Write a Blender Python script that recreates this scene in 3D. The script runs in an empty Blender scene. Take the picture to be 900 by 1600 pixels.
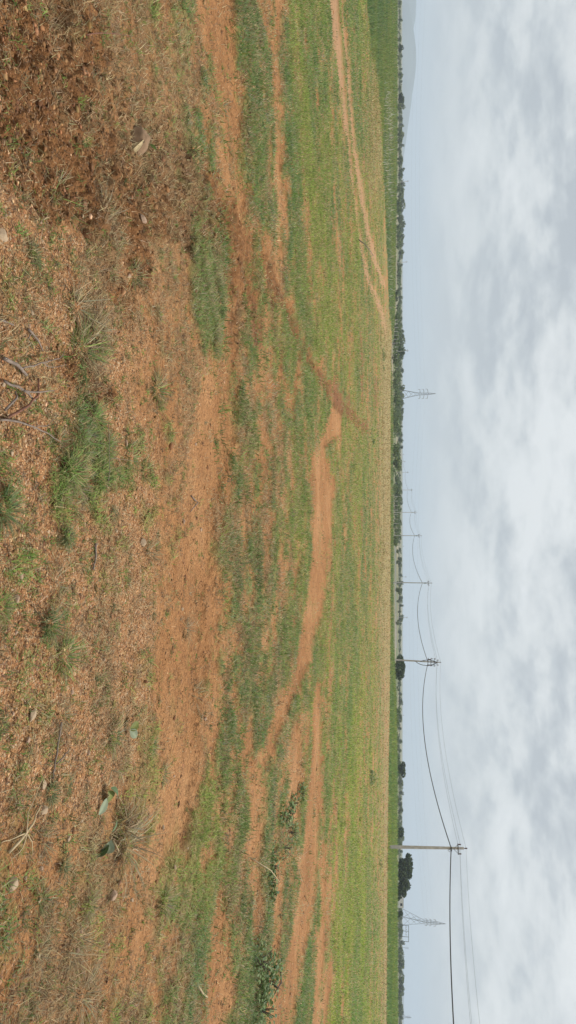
import bpy, bmesh, math, random
import numpy as np
from mathutils import Vector, Matrix
PI = math.pi
rng = np.random.default_rng(7)
random.seed(7)
sc = bpy.context.scene
C = bpy.data.collections.new('scene'); sc.collection.children.link(C)

# ------------------------------------------------------------------ camera numbers
F = 1164.0; H = 1.5; PITCH = math.atan(180 / F); cp, sp = math.cos(PITCH), math.sin(PITCH)

# ------------------------------------------------------------------ noise
def _hash(ix, iy, seed):
    h = (ix.astype(np.int64) * 374761393 + iy.astype(np.int64) * 668265263 + seed * 974634777) & 0xffffffff
    h = ((h ^ (h >> 13)) * 1274126177) & 0xffffffff
    h = h ^ (h >> 16)
    return (h & 0xffff) / 65535.0
def vnoise(x, y, seed=0):
    ix = np.floor(x); iy = np.floor(y); fx = x - ix; fy = y - iy
    fx = fx * fx * (3 - 2 * fx); fy = fy * fy * (3 - 2 * fy)
    a = _hash(ix, iy, seed); b = _hash(ix + 1, iy, seed); c = _hash(ix, iy + 1, seed); d = _hash(ix + 1, iy + 1, seed)
    return (a * (1 - fx) + b * fx) * (1 - fy) + (c * (1 - fx) + d * fx) * fy
def fbm(x, y, freq, oct=4, seed=0, gain=.5):
    s = 0; a = 1; t = 0
    for o in range(oct):
        ca, sa = math.cos(o * 1.3 + .4), math.sin(o * 1.3 + .4)
        s = s + a * vnoise((x * ca - y * sa) * freq + 17.3 * o, (x * sa + y * ca) * freq - 9.1 * o, seed + o * 7)
        t += a; a *= gain; freq *= 2.03
    return s / t
def sst(a, b, x):
    t = np.clip((x - a) / (b - a), 0, 1); return t * t * (3 - 2 * t)

# ------------------------------------------------------------------ terrain
CU = [-600, 0, 250, 480, 570, 1000, 1090, 1200, 2200]
CV = [619, 619, 619, 615, 611, 611, 616, 618, 618]
def terrain_base(x, y):
    x = np.asarray(x, float); y = np.asarray(y, float)
    ys = np.maximum(y, 20)
    u = np.clip(800 + F * x / ys, -600, 2200)
    c = H * F / (630 - np.interp(u, CU, CV))
    rel = -H - np.maximum(y - c, 0) * (H / c + .0022)
    return np.maximum(rel, -4.7) + H

UC = [0, 200, 400, 600, 800, 1000, 1200, 1400, 1600]
VR = [0, 60, 120, 180, 240, 300, 340, 380, 420, 460, 500, 540, 580, 600, 612]
GREEN = np.array([
 [.03,.03,.05,.03,.14,.08,.06,.08,.05],
 [.05,.03,.12,.05,.15,.12,.08,.10,.05],
 [.15,.08,.12,.35,.20,.10,.06,.10,.08],
 [.30,.15,.08,.12,.20,.05,.05,.06,.12],
 [.42,.28,.12,.20,.16,.14,.15,.22,.42],
 [.46,.36,.40,.24,.16,.14,.20,.42,.65],
 [.38,.36,.34,.22,.22,.26,.34,.36,.45],
 [.80,.76,.30,.50,.50,.52,.42,.50,.82],
 [.56,.62,.56,.58,.54,.54,.52,.50,.60],
 [.82,.82,.74,.68,.58,.64,.54,.56,.70],
 [.90,.90,.90,.85,.75,.80,.75,.80,.90],
 [.95,.92,.95,.82,.95,1,1,1,.97],
 [.95,.75,.90,.90,.95,.97,.95,.95,.95],
 [1,1,.95,.5,.5,.6,.6,.7,.9],
 [1,1,1,1,1,1,1,1,1]])
DRY = np.array([
 [.10,.10,.15,.25,.10,.10,.20,.20,.25],
 [.25,.15,.30,.30,.15,.25,.32,.40,.42],
 [.60,.40,.35,.35,.18,.28,.38,.45,.45],
 [.80,.72,.55,.42,.25,.28,.42,.52,.50],
 [.90,.90,.75,.35,.28,.28,.35,.48,.55],
 [.75,.85,.70,.40,.30,.20,.20,.35,.50],
 [.40,.35,.50,.50,.40,.22,.22,.30,.30],
 [.45,.45,.40,.50,.45,.42,.40,.40,.35],
 [.45,.50,.45,.45,.45,.45,.45,.45,.4],
 [.35,.35,.35,.35,.40,.35,.40,.40,.35],
 [.25,.25,.25,.25,.25,.25,.25,.25,.25],
 [.20,.25,.20,.20,.15,.15,.18,.15,.15],
 [.30,.70,.30,.20,.20,.25,.30,.35,.30],
 [.10,.20,.30,.85,.85,.75,.70,.60,.40],
 [0,0,0,.1,.1,.1,.1,.1,.1]])
def grid(G, u, v):
    u = np.clip(u, 0, 1599.9); v = np.clip(v, 0, 611.9)
    iu = (u / 200).astype(int); fu = u / 200 - iu
    VA = np.array(VR, float); iv = np.clip(np.searchsorted(VA, v, side='right') - 1, 0, len(VA) - 2)
    fv = (v - VA[iv]) / (VA[iv + 1] - VA[iv])
    return (G[iv, iu] * (1 - fu) + G[iv, iu + 1] * fu) * (1 - fv) + (G[iv + 1, iu] * (1 - fu) + G[iv + 1, iu + 1] * fu) * fv
# bands of ground: (kind, soft, [(u, v_low, v_high), ...])
BANDS = [
 ('bare', 7, [(-300,270,360),(0,300,362),(60,318,366),(110,335,370),(180,337,384),(260,342,386),(330,352,388),(390,362,398),(450,352,388),(500,350,374),(560,338,374),(600,318,374),(660,308,374),(700,296,368),(760,290,358),(830,284,345),(900,270,330),(1000,240,330),(1100,245,315),(1200,245,305),(1300,245,290),(1370,250,280)]),
 ('bare', 4, [(-200,390,442),(0,394,440),(40,408,436),(100,420,436),(160,422,434),(230,427,440),(300,430,439),(400,432,441),(500,433,443),(560,433,441),(620,434,442),(700,436,441)]),
 ('bare', 3, [(630,520,538),(655,512,533),(680,497,530),(700,486,508),(725,484,512),(750,482,526),(800,488,521),(850,486,513),(900,482,508),(950,477,504),(1000,466,493),(1040,458,482),(1070,444,470),(1110,424,450),(1150,410,436),(1200,404,422)]),
 ('bare', 2, [(1060,490,500),(1100,486,503),(1150,485,504),(1200,482,505),(1250,478,503),(1300,474,500),(1350,468,499),(1400,463,494),(1450,455,484),(1500,440,474),(1550,428,465),(1700,418,450)]),
 ('bare', 3, [(1110,452,464),(1150,450,472),(1200,448,474),(1250,446,470),(1300,462,470)]),
 ('bare', 2.5, [(1260,503,506),(1350,497,508),(1410,500,510),(1450,498,508),(1500,494,507),(1560,488,503),(1700,480,497)]),
 ('bare', 2, [(1480,512,515),(1520,508,518),(1570,503,513),(1700,500,510)]),
 ('bare', 4, [(1170,380,384),(1220,388,408),(1280,385,406),(1340,388,409),(1400,392,412),(1450,385,404),(1490,396,402)]),
 ('bare', 3, [(1290,426,431),(1340,422,436),(1420,426,440),(1490,420,434),(1560,412,432),(1700,410,425)]),
 ('bare', 5, [(1340,345,350),(1400,330,352),(1450,322,350),(1520,322,360),(1600,318,358),(1700,310,350)]),
 ('bare', 3, [(560,462,470),(600,455,468),(660,450,460)]),
 ('bare', 3, [(830,455,462),(860,460,474),(900,455,467),(930,455,460)]),
 ('pale', 1.0, [(-100,513,527),(0,515,527),(40,518,529),(90,525,535),(140,530,538),(200,538,544),(260,545,549.5),(310,552,556),(350,557,561),(400,565,569),(430,571,577),(450,577,585),(470,585,594),(490,594,600),(520,601,605)]),
 ('pale', .9, [(40,533,538),(100,539,544),(160,543,548),(220,549,555),(270,556,564),(320,564,571),(370,572,580),(400,580,588),(425,588,596),(446,597,602)]),
 ('red', 1.8, [(380,545,548),(410,544,550),(440,545,548)]),
 ('red', 1.2, [(510,562,565),(550,562,569),(600,565,569),(625,566,568)]),
 ('red', 1.2, [(590,586,590),(620,583,592),(640,582,588)]),
 ('red', 1, [(790,563,565),(830,563,567),(842,564,566)]),
 ('dark', 20, [(-300,-200,120),(0,-200,150),(100,-200,170),(200,-60,190),(260,-10,200),(290,10,215),(340,90,260),(390,150,250),(430,170,230)]),
 ('dark', 14, [(180,180,260),(260,150,330),(320,190,370),(370,230,402),(400,320,430),(440,350,432),(470,380,440),(500,370,400)]),
 ('dark', 3, [(395,372,422),(430,408,434),(470,433,453),(510,450,468),(560,471,487),(600,498,517),(630,517,541),(655,543,563),(668,560,575)]),
 ('red', 3, [(595,516,524),(625,522,548),(650,544,556),(655,566,572),(672,568,576)]),
 ('dark', 6, [(540,70,95),(580,90,150),(620,110,190),(640,130,160)]),
 ('red', 4, [(470,390,410),(510,388,414),(560,400,408)]),
]
GREENB = [
 (7, [(385,296,330),(430,296,354),(490,304,356),(550,318,352),(600,330,342)], 1.0),
 (8, [(630,105,150),(690,85,190),(740,80,195),(800,78,165),(830,95,120)], .68),
 (6, [(650,170,300),(700,200,290),(760,190,260)], .35),
 (5, [(1200,405,425),(1260,405,436),(1330,398,424),(1400,400,412)], .9),
 (4, [(1280,440,470),(1340,440,468),(1400,440,456)], .7),
 (6, [(1470,395,425),(1520,365,425),(1600,355,420),(1800,350,410)], 1.0),
 (6, [(1330,296,330),(1400,285,325),(1480,272,322),(1560,262,318),(1800,255,310)], .9),
 (5, [(1000,372,400),(1060,365,395),(1120,360,395)], .7),
 (4, [(0,363,396),(100,372,418),(200,386,424),(300,390,428),(380,400,432)], .9),
]
def band(pts, soft, u, v, n):
    P = np.array(pts, float)
    lo = np.interp(u, P[:, 0], P[:, 1]); hi = np.interp(u, P[:, 0], P[:, 2])
    d = np.minimum(v - lo, hi - v)
    d = np.minimum(d, np.minimum((u - P[0, 0]), (P[-1, 0] - u)) * .25)
    return sst(-soft * 1.1, soft * 1.1, d + (n - .5) * soft * 7.5)
def to_uv(x, y, z):
    f = y * cp - (z - H) * sp; up = y * sp + (z - H) * cp
    f = np.where(f < .05, .05, f)
    return 800 + F * x / f, 450 + F * up / f
def fields(x, y):
    """how the ground is made at (x, y): bare tracks, turned dark earth, red earth, gravel, green and dry cover"""
    z = terrain_base(x, y)
    u, v = to_uv(x, y, z)
    behind = (y < .5)
    u = np.where(behind, 300 + 60 * x, u); v = np.where(behind, -150, v)
    uu = np.clip(u, -700, 2300)
    r = np.hypot(x, y)
    n1 = fbm(x, y, .9, 4, 3); n2 = fbm(x, y, 4.0, 4, 11); n0 = fbm(x, y, .25, 4, 29)
    near = sst(14, 5, r)
    n3 = fbm(x, y, 13.0, 3, 17)
    n = n1 * (1 - near) * .6 + n2 * (.4 + .6 * near); n = n * .55 + n0 * .2 + n3 * .25
    bare = np.zeros_like(u); dark = np.zeros_like(u); red = np.zeros_like(u); pale = np.zeros_like(u)
    for k, s, pts in BANDS:
        m = band(pts, s, uu, v, n if k != 'pale' else n * .6 + .27)
        if k == 'bare': bare = np.maximum(bare, m)
        elif k == 'pale': bare = np.maximum(bare, m); pale = np.maximum(pale, m)
        elif k == 'dark': dark = np.maximum(dark, m)
        else: red = np.maximum(red, m)
    far_ = sst(300, 420, v); br = (.45 + 1.1 * fbm(x * .8, y, 6.5, 4, 23)) * (1 - far_) + far_ * (.50 + .8 * sst(.32, .6, fbm(x, y, 2.3, 4, 25))); dark = dark * np.clip(br + .3 * (1 - far_), 0, 1); red = red * np.clip(br + .1, 0, 1)
    furrow = dark * far_; bare = np.maximum(bare, np.clip(furrow * 1.3, 0, 1) * .85)
    g = grid(GREEN, uu, v) * (1 - sst(470, 520, v) * .38 * sst(.48, .68, fbm(x, y, .55, 5, 37))); dr = grid(DRY, uu, v)
    for s, pts, a in GREENB:
        g = np.maximum(g, a * band(pts, s, uu, v, n))
    g = g * (1 - bare * (.84 + .12 * sst(430, 470, v))) * (1 - red * .6) * (1 - dark * .45)
    dr = dr * (1 - bare * .7) * (1 - red * .6)
    # patchiness
    pn = .34 * fbm(x * .85, y, 2.4, 4, 51) + .22 * fbm(x, y, .7, 3, 57) + .44 * fbm(x, y, 7.5, 3, 61)
    gc = sst(-.22, .24, g - (.10 + .86 * sst(.38, .62, pn)))
    pd = .6 * fbm(x * .7, y, 3.1, 4, 77) + .4 * fbm(x, y, 11, 3, 79)
    dc = sst(-.28, .28, dr - (.2 + .7 * sst(.3, .7, pd)))
    tan = sst(591, 598, v) * sst(613, 608, v) * sst(470, 560, uu) * (.45 + .55 * sst(1150, 900, uu)) * (.5 + .8 * fbm(x, y, .12, 3, 95))
    tan = np.maximum(tan, .7 * sst(572, 580, v) * sst(600, 592, v) * sst(70, 140, uu) * sst(330, 260, uu))
    grav = sst(.4, .6, .5 * sst(330, 150, v) * sst(230, 420, uu) * sst(1500, 1150, uu) + .5 * fbm(x, y, 1.3, 3, 91)) * (1 - dark)
    grav = np.maximum(grav, .9 * band([(240,-200,10),(300,-200,50),(360,-200,70),(450,-200,90),(560,-200,130),(640,-200,200),(800,-100,230),(900,0,240),(1000,0,200),(1100,-100,60)], 14, uu, v, n))
    return dict(u=uu, v=v, bare=bare, dark=dark, red=red, g=gc, d=dc, graw=g, tan=tan, grav=grav, pale=pale, pn=pn)
def relief(x, y, f):
    r = np.hypot(x, y)
    a = .35 + 1.6 * f['dark'] + .9 * f['red'] + .5 * f['g'] - .15 * f['bare']
    near = sst(16, 5, r)
    h = .030 * (fbm(x, y, 2.6, 3, 101) - .5) * a * sst(60, 20, r)
    b = np.abs(fbm(x, y, 9, 3, 121) - .5) * 2
    h = h + (.034 * (.35 - b)) * a * near
    h = h + .026 * (fbm(x, y, 34, 3, 131, .65) - .5) * (a + .25) * sst(10, 5, r)
    h = h + .05 * (fbm(x * .6 + y * .5, y - x * .3, 5.5, 4, 133, .6) - .5) * f['dark'] * near
    h = h + .10 * (fbm(x, y, .35, 3, 141) - .5) * sst(2, 12, r) * sst(90, 60, r)
    # furrow ridge of the turned band and the lip beside the tracks
    h = h + .11 * (fbm(x, y, 3.2, 3, 151) - .62) * f['dark'] * sst(2, 5, r) * sst(40, 25, r)
    h = h - .035 * f['bare'] * sst(60, 30, r) + .02 * f['g'] * sst(50, 20, r)
    return h
def gz(x, y):
    x = np.atleast_1d(np.asarray(x, float)); y = np.atleast_1d(np.asarray(y, float))
    return terrain_base(x, y) + relief(x, y, fields(x, y))
def at(u, v, z=None):
    """ground point seen at landscape pixel (u, v)"""
    d = Vector(((u - 800) / F, cp + (v - 450) / F * sp, -sp + (v - 450) / F * cp))
    t = 1.0; prev = 0
    if z is not None:
        t = (z - H) / d.z; return Vector((d.x * t, d.y * t, z))
    while t < 12000:
        p = d * t
        if H + p.z < float(terrain_base(p.x, p.y)): break
        prev = t; t *= 1.02
    lo, hi = prev, t
    for _ in range(30):
        m = (lo + hi) / 2; p = d * m
        if H + p.z < float(terrain_base(p.x, p.y)): hi = m
        else: lo = m
    p = d * hi
    return Vector((p.x, p.y, float(gz(p.x, p.y)[0])))
def space(u, v, depth):
    """point at landscape pixel (u, v), at the given distance ahead"""
    d = Vector(((u - 800) / F, cp + (v - 450) / F * sp, -sp + (v - 450) / F * cp))
    p = d * (depth / d.y); return Vector((p.x, p.y, p.z + H))

# ------------------------------------------------------------------ mesh helpers
def mesh_np(name, V, faces_list, smooth=False):
    """faces_list: list of (n,k) int arrays"""
    me = bpy.data.meshes.new(name)
    V = np.asarray(V, np.float32)
    me.vertices.add(len(V)); me.vertices.foreach_set('co', V.ravel())
    loops = np.concatenate([f.ravel() for f in faces_list]).astype(np.int32)
    counts = np.concatenate([np.full(len(f), f.shape[1]) for f in faces_list]).astype(np.int32)
    starts = np.concatenate([[0], np.cumsum(counts)[:-1]]).astype(np.int32)
    me.loops.add(len(loops)); me.loops.foreach_set('vertex_index', loops)
    me.polygons.add(len(counts)); me.polygons.foreach_set('loop_start', starts); me.polygons.foreach_set('loop_total', counts)
    if smooth: me.polygons.foreach_set('use_smooth', np.ones(len(counts), bool))
    me.update(calc_edges=True)
    return me
def attr_col(me, name, col):
    a = me.attributes.new(name, 'FLOAT_COLOR', 'POINT')
    c = np.ones((len(me.vertices), 4), np.float32); c[:, :3] = col
    a.data.foreach_set('color', c.ravel())
def attr_f(me, name, val):
    a = me.attributes.new(name, 'FLOAT', 'POINT'); a.data.foreach_set('value', np.asarray(val, np.float32))
def link(name, me, mat=None, parent=None):
    o = bpy.data.objects.new(name, me); C.objects.link(o)
    if mat and me and not me.materials: me.materials.append(mat)
    if parent: o.parent = parent
    return o
def tag(o, label=None, cat=None, group=None, kind=None):
    if label: o['label'] = label
    if cat: o['category'] = cat
    if group: o['group'] = group
    if kind: o['kind'] = kind
    return o
def empty(name, loc, rz=0):
    o = bpy.data.objects.new(name, None); C.objects.link(o); o.location = loc; o.rotation_euler = (0, 0, rz)
    o.empty_display_size = .1
    return o
def copy_tree(o, parent=None):
    c = o.copy(); C.objects.link(c)
    if parent: c.parent = parent
    for ch in [k for k in o.children]: copy_tree(ch, c)
    return c
class MB:
    def __init__(s): s.v = []; s.f = []
    def tube(s, pts, r, n=6, cap=True):
        pts = [Vector(p) for p in pts]
        rs = r if isinstance(r, (list, tuple)) else [r] * len(pts)
        b0 = len(s.v); up = None
        for i, p in enumerate(pts):
            a = pts[max(i - 1, 0)]; b = pts[min(i + 1, len(pts) - 1)]
            t = (b - a).normalized() if (b - a).length > 1e-9 else Vector((0, 0, 1))
            if up is None: up = Vector((0, 0, 1)) if abs(t.z) < .9 else Vector((1, 0, 0))
            s1 = t.cross(up).normalized(); s2 = s1.cross(t).normalized(); up = s2
            for k in range(n):
                an = 2 * PI * k / n; s.v.append(tuple(p + (s1 * math.cos(an) + s2 * math.sin(an)) * rs[i]))
        for i in range(len(pts) - 1):
            for k in range(n):
                a = b0 + i * n + k; b = b0 + i * n + (k + 1) % n
                s.f.append((a, b, b + n, a + n))
        if cap:
            s.f.append(tuple(b0 + k for k in range(n))[::-1]); e = b0 + (len(pts) - 1) * n; s.f.append(tuple(e + k for k in range(n)))
        return s
    def box(s, c, d, rz=0):
        c = Vector(c); M = Matrix.Rotation(rz, 3, 'Z'); b = len(s.v)
        for i in range(8):
            q = Vector(((i & 1) - .5, ((i >> 1) & 1) - .5, ((i >> 2) & 1) - .5)); s.v.append(tuple(c + M @ Vector((q.x * d[0], q.y * d[1], q.z * d[2]))))
        for q in ((0, 2, 3, 1), (4, 5, 7, 6), (0, 1, 5, 4), (2, 6, 7, 3), (0, 4, 6, 2), (1, 3, 7, 5)): s.f.append(tuple(b + i for i in q))
        return s
    def poly(s, pts):
        b = len(s.v); s.v += [tuple(p) for p in pts]; s.f.append(tuple(range(b, b + len(pts)))); return s
    def mesh(s, name, smooth=False):
        me = bpy.data.meshes.new(name); me.from_pydata(s.v, [], s.f); me.update()
        if smooth: me.polygons.foreach_set('use_smooth', [True] * len(me.polygons))
        return me
    def build(s, name, mat, parent=None, smooth=False): return link(name, s.mesh(name, smooth), mat, parent)

# ------------------------------------------------------------------ materials
def newmat(name):
    m = bpy.data.materials.new(name); m.use_nodes = True; nt = m.node_tree
    b = nt.nodes['Principled BSDF']; return m, nt, b
def N(nt, t, **k):
    n = nt.nodes.new(t)
    for a, b in k.items():
        if a.startswith('i_'): n.inputs[int(a[2:]) if a[2:].isdigit() else a[2:].replace('_', ' ')].default_value = b
        else: setattr(n, a, b)
    return n
def simple(name, col, rough=.8, var=.2, scale=8, metal=0, bump=.1):
    m, nt, b = newmat(name); L = nt.links.new
    tc = N(nt, 'ShaderNodeTexCoord'); no = N(nt, 'ShaderNodeTexNoise'); no.inputs['Scale'].default_value = scale; no.inputs['Detail'].default_value = 6
    L(tc.outputs['Object'], no.inputs['Vector'])
    r = N(nt, 'ShaderNodeValToRGB'); r.color_ramp.elements[0].position = .3; r.color_ramp.elements[1].position = .7
    r.color_ramp.elements[0].color = (*[c * (1 - var) for c in col], 1); r.color_ramp.elements[1].color = (*[min(1, c * (1 + var)) for c in col], 1)
    L(no.outputs[0], r.inputs[0]); L(r.outputs[0], b.inputs['Base Color']); b.inputs['Roughness'].default_value = rough; b.inputs['Metallic'].default_value = metal
    if bump:
        bp = N(nt, 'ShaderNodeBump'); bp.inputs['Strength'].default_value = bump; L(no.outputs[0], bp.inputs['Height']); L(bp.outputs[0], b.inputs['Normal'])
    return m
def leafmat(name, attr='col', transl=.3, rough=.65):
    m, nt, b = newmat(name); L = nt.links.new
    a = N(nt, 'ShaderNodeAttribute', attribute_name=attr); L(a.outputs['Color'], b.inputs['Base Color'])
    b.inputs['Roughness'].default_value = rough; b.inputs['Specular IOR Level'].default_value = .25
    tr = N(nt, 'ShaderNodeBsdfTranslucent'); L(a.outputs['Color'], tr.inputs['Color'])
    mx = N(nt, 'ShaderNodeMixShader'); mx.inputs[0].default_value = transl
    L(b.outputs[0], mx.inputs[1]); L(tr.outputs[0], mx.inputs[2]); L(mx.outputs[0], nt.nodes['Material Output'].inputs[0])
    return m
M_grass = leafmat('grass_blades', transl=.4); M_leaf = leafmat('leaves', transl=.2)
M_crown = leafmat('tree_leaves', transl=.12, rough=.8)
M_stone = simple('stone', (.36, .24, .16), .9, .3, 12, bump=.3)
M_pale = simple('pale_stone', (.36, .26, .165), .9, .2, 20, bump=.3)
M_clod = simple('soil_clod', (.30, .150, .072), 1, .25, 25, bump=.6)
M_rock = simple('brown_rock', (.24, .15, .085), .95, .3, 18, bump=.5)
M_bark = simple('bark', (.12, .09, .07), .95, .3, 6, bump=.4)
M_twig = simple('grey_twig', (.19, .145, .115), .9, .35, 40, bump=.4)
M_redtwig = simple('red_brown_twig', (.17, .07, .04), .8, .35, 40, bump=.4)
M_straw = simple('dry_straw', (.42, .32, .18), .8, .2, 30, bump=.2)
M_conc = simple('pole_concrete', (.50, .48, .45), .9, .2, 2.5, bump=.1)
M_steel = simple('galvanised_steel', (.11, .115, .12), .5, .15, 3, metal=.4, bump=0)
M_iron = simple('dark_iron', (.08, .08, .085), .6, .2, 5, metal=.3, bump=0)
M_porc = simple('brown_porcelain', (.10, .05, .04), .3, .1, 5, bump=0)
M_cable = simple('cable_jacket', (.035, .035, .04), .6, .1, 5, bump=0)
M_wire = simple('wire', (.12, .12, .125), .5, .1, 5, metal=.5, bump=0)
M_white = simple('white_wash', (.72, .70, .66), .9, .08, 2, bump=.05)
M_grey = simple('grey_wall', (.45, .43, .41), .9, .1, 2, bump=.05)
M_glass = simple('dark_window', (.03, .035, .04), .2, .1, 3, bump=0)
M_hill = simple('hill_scrub', (.075, .085, .055), 1, .4, .004, bump=0)

# ground
def ground_material():
    m, nt, b = newmat('ground_soil'); L = nt.links.new
    tc = N(nt, 'ShaderNodeTexCoord')
    A = {k: N(nt, 'ShaderNodeAttribute', attribute_name=k).outputs['Fac'] for k in ('dark', 'grav', 'green', 'dry', 'tan', 'red', 'bare', 'far', 'pale')}
    def noise(scale, detail=5, rough=.6):
        n = N(nt, 'ShaderNodeTexNoise'); n.inputs['Scale'].default_value = scale; n.inputs['Detail'].default_value = detail; n.inputs['Roughness'].default_value = rough
        L(tc.outputs['Object'], n.inputs['Vector']); return n.outputs[0]
    def ramp(f, stops):
        r = N(nt, 'ShaderNodeValToRGB'); cr = r.color_ramp
        while len(cr.elements) < len(stops): cr.elements.new(.5)
        for e, (p, c) in zip(cr.elements, stops): e.position = p; e.color = (*c, 1)
        L(f, r.inputs[0]); return r.outputs[0]
    def mix(f, a, b2):
        x = N(nt, 'ShaderNodeMix', data_type='RGBA')
        L(f, x.inputs[0]); L(a, x.inputs[6]); L(b2, x.inputs[7]); return x.outputs[2]
    def mul(a, b2, op='MULTIPLY'):
        x = N(nt, 'ShaderNodeMath', operation=op)
        for i, q in enumerate((a, b2)):
            if isinstance(q, float): x.inputs[i].default_value = q
            else: L(q, x.inputs[i])
        return x.outputs[0]
    nL = noise(.7, 6); nM = noise(9, 8, .7); nF = noise(70, 6, .7)
    soil = ramp(nM, [(.25, (.22, .098, .038)), (.5, (.39, .185, .074)), (.75, (.56, .30, .13))])
    soil2 = ramp(nL, [(.32, (.26, .122, .048)), (.5, (.41, .205, .086)), (.66, (.58, .33, .16))])
    x = N(nt, 'ShaderNodeMix', data_type='RGBA'); x.inputs[0].default_value = .5; L(soil, x.inputs[6]); L(soil2, x.inputs[7]); soil = x.outputs[2]
    fine = ramp(nF, [(.3, (.5, .47, .44)), (.5, (.95, .95, .95)), (.7, (1.45, 1.42, 1.35))])
    x = N(nt, 'ShaderNodeMix', data_type='RGBA', blend_type='MULTIPLY'); x.inputs[0].default_value = .8; L(soil, x.inputs[6]); L(fine, x.inputs[7]); soil = x.outputs[2]
    # gravel: pieces of pale and orange stone
    def vor(scale, out='Color', feat='F1'):
        v = N(nt, 'ShaderNodeTexVoronoi', feature=feat); v.inputs['Scale'].default_value = scale; L(tc.outputs['Object'], v.inputs['Vector']); return v.outputs[out]
    vc = vor(105); sep = N(nt, 'ShaderNodeSeparateColor'); L(vc, sep.inputs[0])
    gcol = ramp(sep.outputs[0], [(0, (.30, .14, .06)), (.35, (.42, .20, .09)), (.7, (.50, .28, .13)), (.9, (.58, .39, .22)), (1, (.66, .52, .36))])
    gm = mix(mul(A['grav'], .75), soil, gcol)
    dk = ramp(nM, [(.25, (.085, .038, .016)), (.5, (.195, .088, .034)), (.78, (.34, .165, .065))])
    c = mix(mul(A['dark'], .85), gm, dk)
    rd = ramp(nM, [(.25, (.15, .068, .034)), (.75, (.33, .155, .072))]); c = mix(mul(A['red'], .9), c, rd)
    und = ramp(noise(14, 6), [(.3, (.12, .16, .05)), (.5, (.20, .225, .075)), (.7, (.29, .235, .11))])
    x = N(nt, 'ShaderNodeRGB'); x.outputs[0].default_value = (.45, .275, .155, 1); c = mix(mul(A['pale'], .75), c, x.outputs[0])
    c = mix(mul(A['green'], .72), c, und)
    dry = ramp(noise(18, 6), [(.3, (.14, .09, .045)), (.7, (.33, .26, .15))]); c = mix(mul(A['dry'], .4), c, dry)
    tn = ramp(noise(1.2, 6), [(.3, (.24, .20, .085)), (.7, (.40, .33, .17))]); c = mix(mul(A['tan'], .85), c, tn)
    fr = ramp(noise(.012, 4, .7), [(.35, (.11, .14, .065)), (.52, (.17, .17, .09)), (.60, (.33, .26, .20)), (.68, (.16, .18, .09))])
    c = mix(A['far'], c, fr)
    L(c, b.inputs['Base Color']); b.inputs['Roughness'].default_value = .95; b.inputs['Specular IOR Level'].default_value = .15
    hsum = mul(mul(nF, .35), mul(mul(vor(75, 'Distance'), -.6), A['grav']), 'ADD')
    hsum = mul(hsum, mul(noise(28, 6, .7), .8), 'ADD')
    b0 = N(nt, 'ShaderNodeBump'); b0.inputs['Strength'].default_value = .8; b0.inputs['Distance'].default_value = .09
    L(noise(7, 5, .6), b0.inputs['Height'])
    bp = N(nt, 'ShaderNodeBump'); bp.inputs['Strength'].default_value = 1; bp.inputs['Distance'].default_value = .022
    L(b0.outputs[0], bp.inputs['Normal']); L(hsum, bp.inputs['Height']); L(bp.outputs[0], b.inputs['Normal'])
    return m

# ------------------------------------------------------------------ ground sheet
def build_ground():
    th = np.radians(np.concatenate([np.linspace(85, 32, 24, endpoint=False), np.arange(32, .92, -.062)]))
    r = H / np.tan(th)
    r = np.concatenate([r, np.geomspace(r[-1] * 1.01, 12000, 170)])
    az = np.concatenate([np.arange(-41, 41, .075), np.arange(41, 319, 2.5)]) * PI / 180
    R, Az = np.meshgrid(r, az, indexing='ij')
    x = (R * np.sin(Az)).ravel(); y = (R * np.cos(Az)).ravel()
    f = fields(x, y); z = terrain_base(x, y) + relief(x, y, f)
    nr, na = R.shape
    i = np.arange(nr - 1)[:, None]; j = np.arange(na)[None, :]; j2 = (j + 1) % na
    q = np.stack([i * na + j, (i + 1) * na + j, (i + 1) * na + j2, i * na + j2], -1).reshape(-1, 4)[:, ::-1]
    V = np.stack([x, y, z], 1); V = np.vstack([V, [[0, 0, z[0]]]])
    fan = np.stack([np.arange(na), (np.arange(na) + 1) % na, np.full(na, len(V) - 1)], 1)[:, ::-1]
    me = mesh_np('ground', V, [q, fan], smooth=True)
    pad = lambda a: np.concatenate([a, a[:1]])
    rr = np.hypot(x, y)
    flat = 1 - sst(110, 170, rr)
    for k, a in (('dark', f['dark']), ('grav', f['grav']), ('green', f['g'] * flat), ('dry', f['d'] * flat), ('tan', f['tan'] * flat), ('red', f['red']), ('bare', f['bare']), ('pale', f['pale']), ('far', 1 - flat)):
        attr_f(me, k, pad(a))
    o = link('ground', me, ground_material()); tag(o, kind='structure')
    if me.polygons[0].normal.z < 0: me.flip_normals()
    return o
build_ground()

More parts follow.
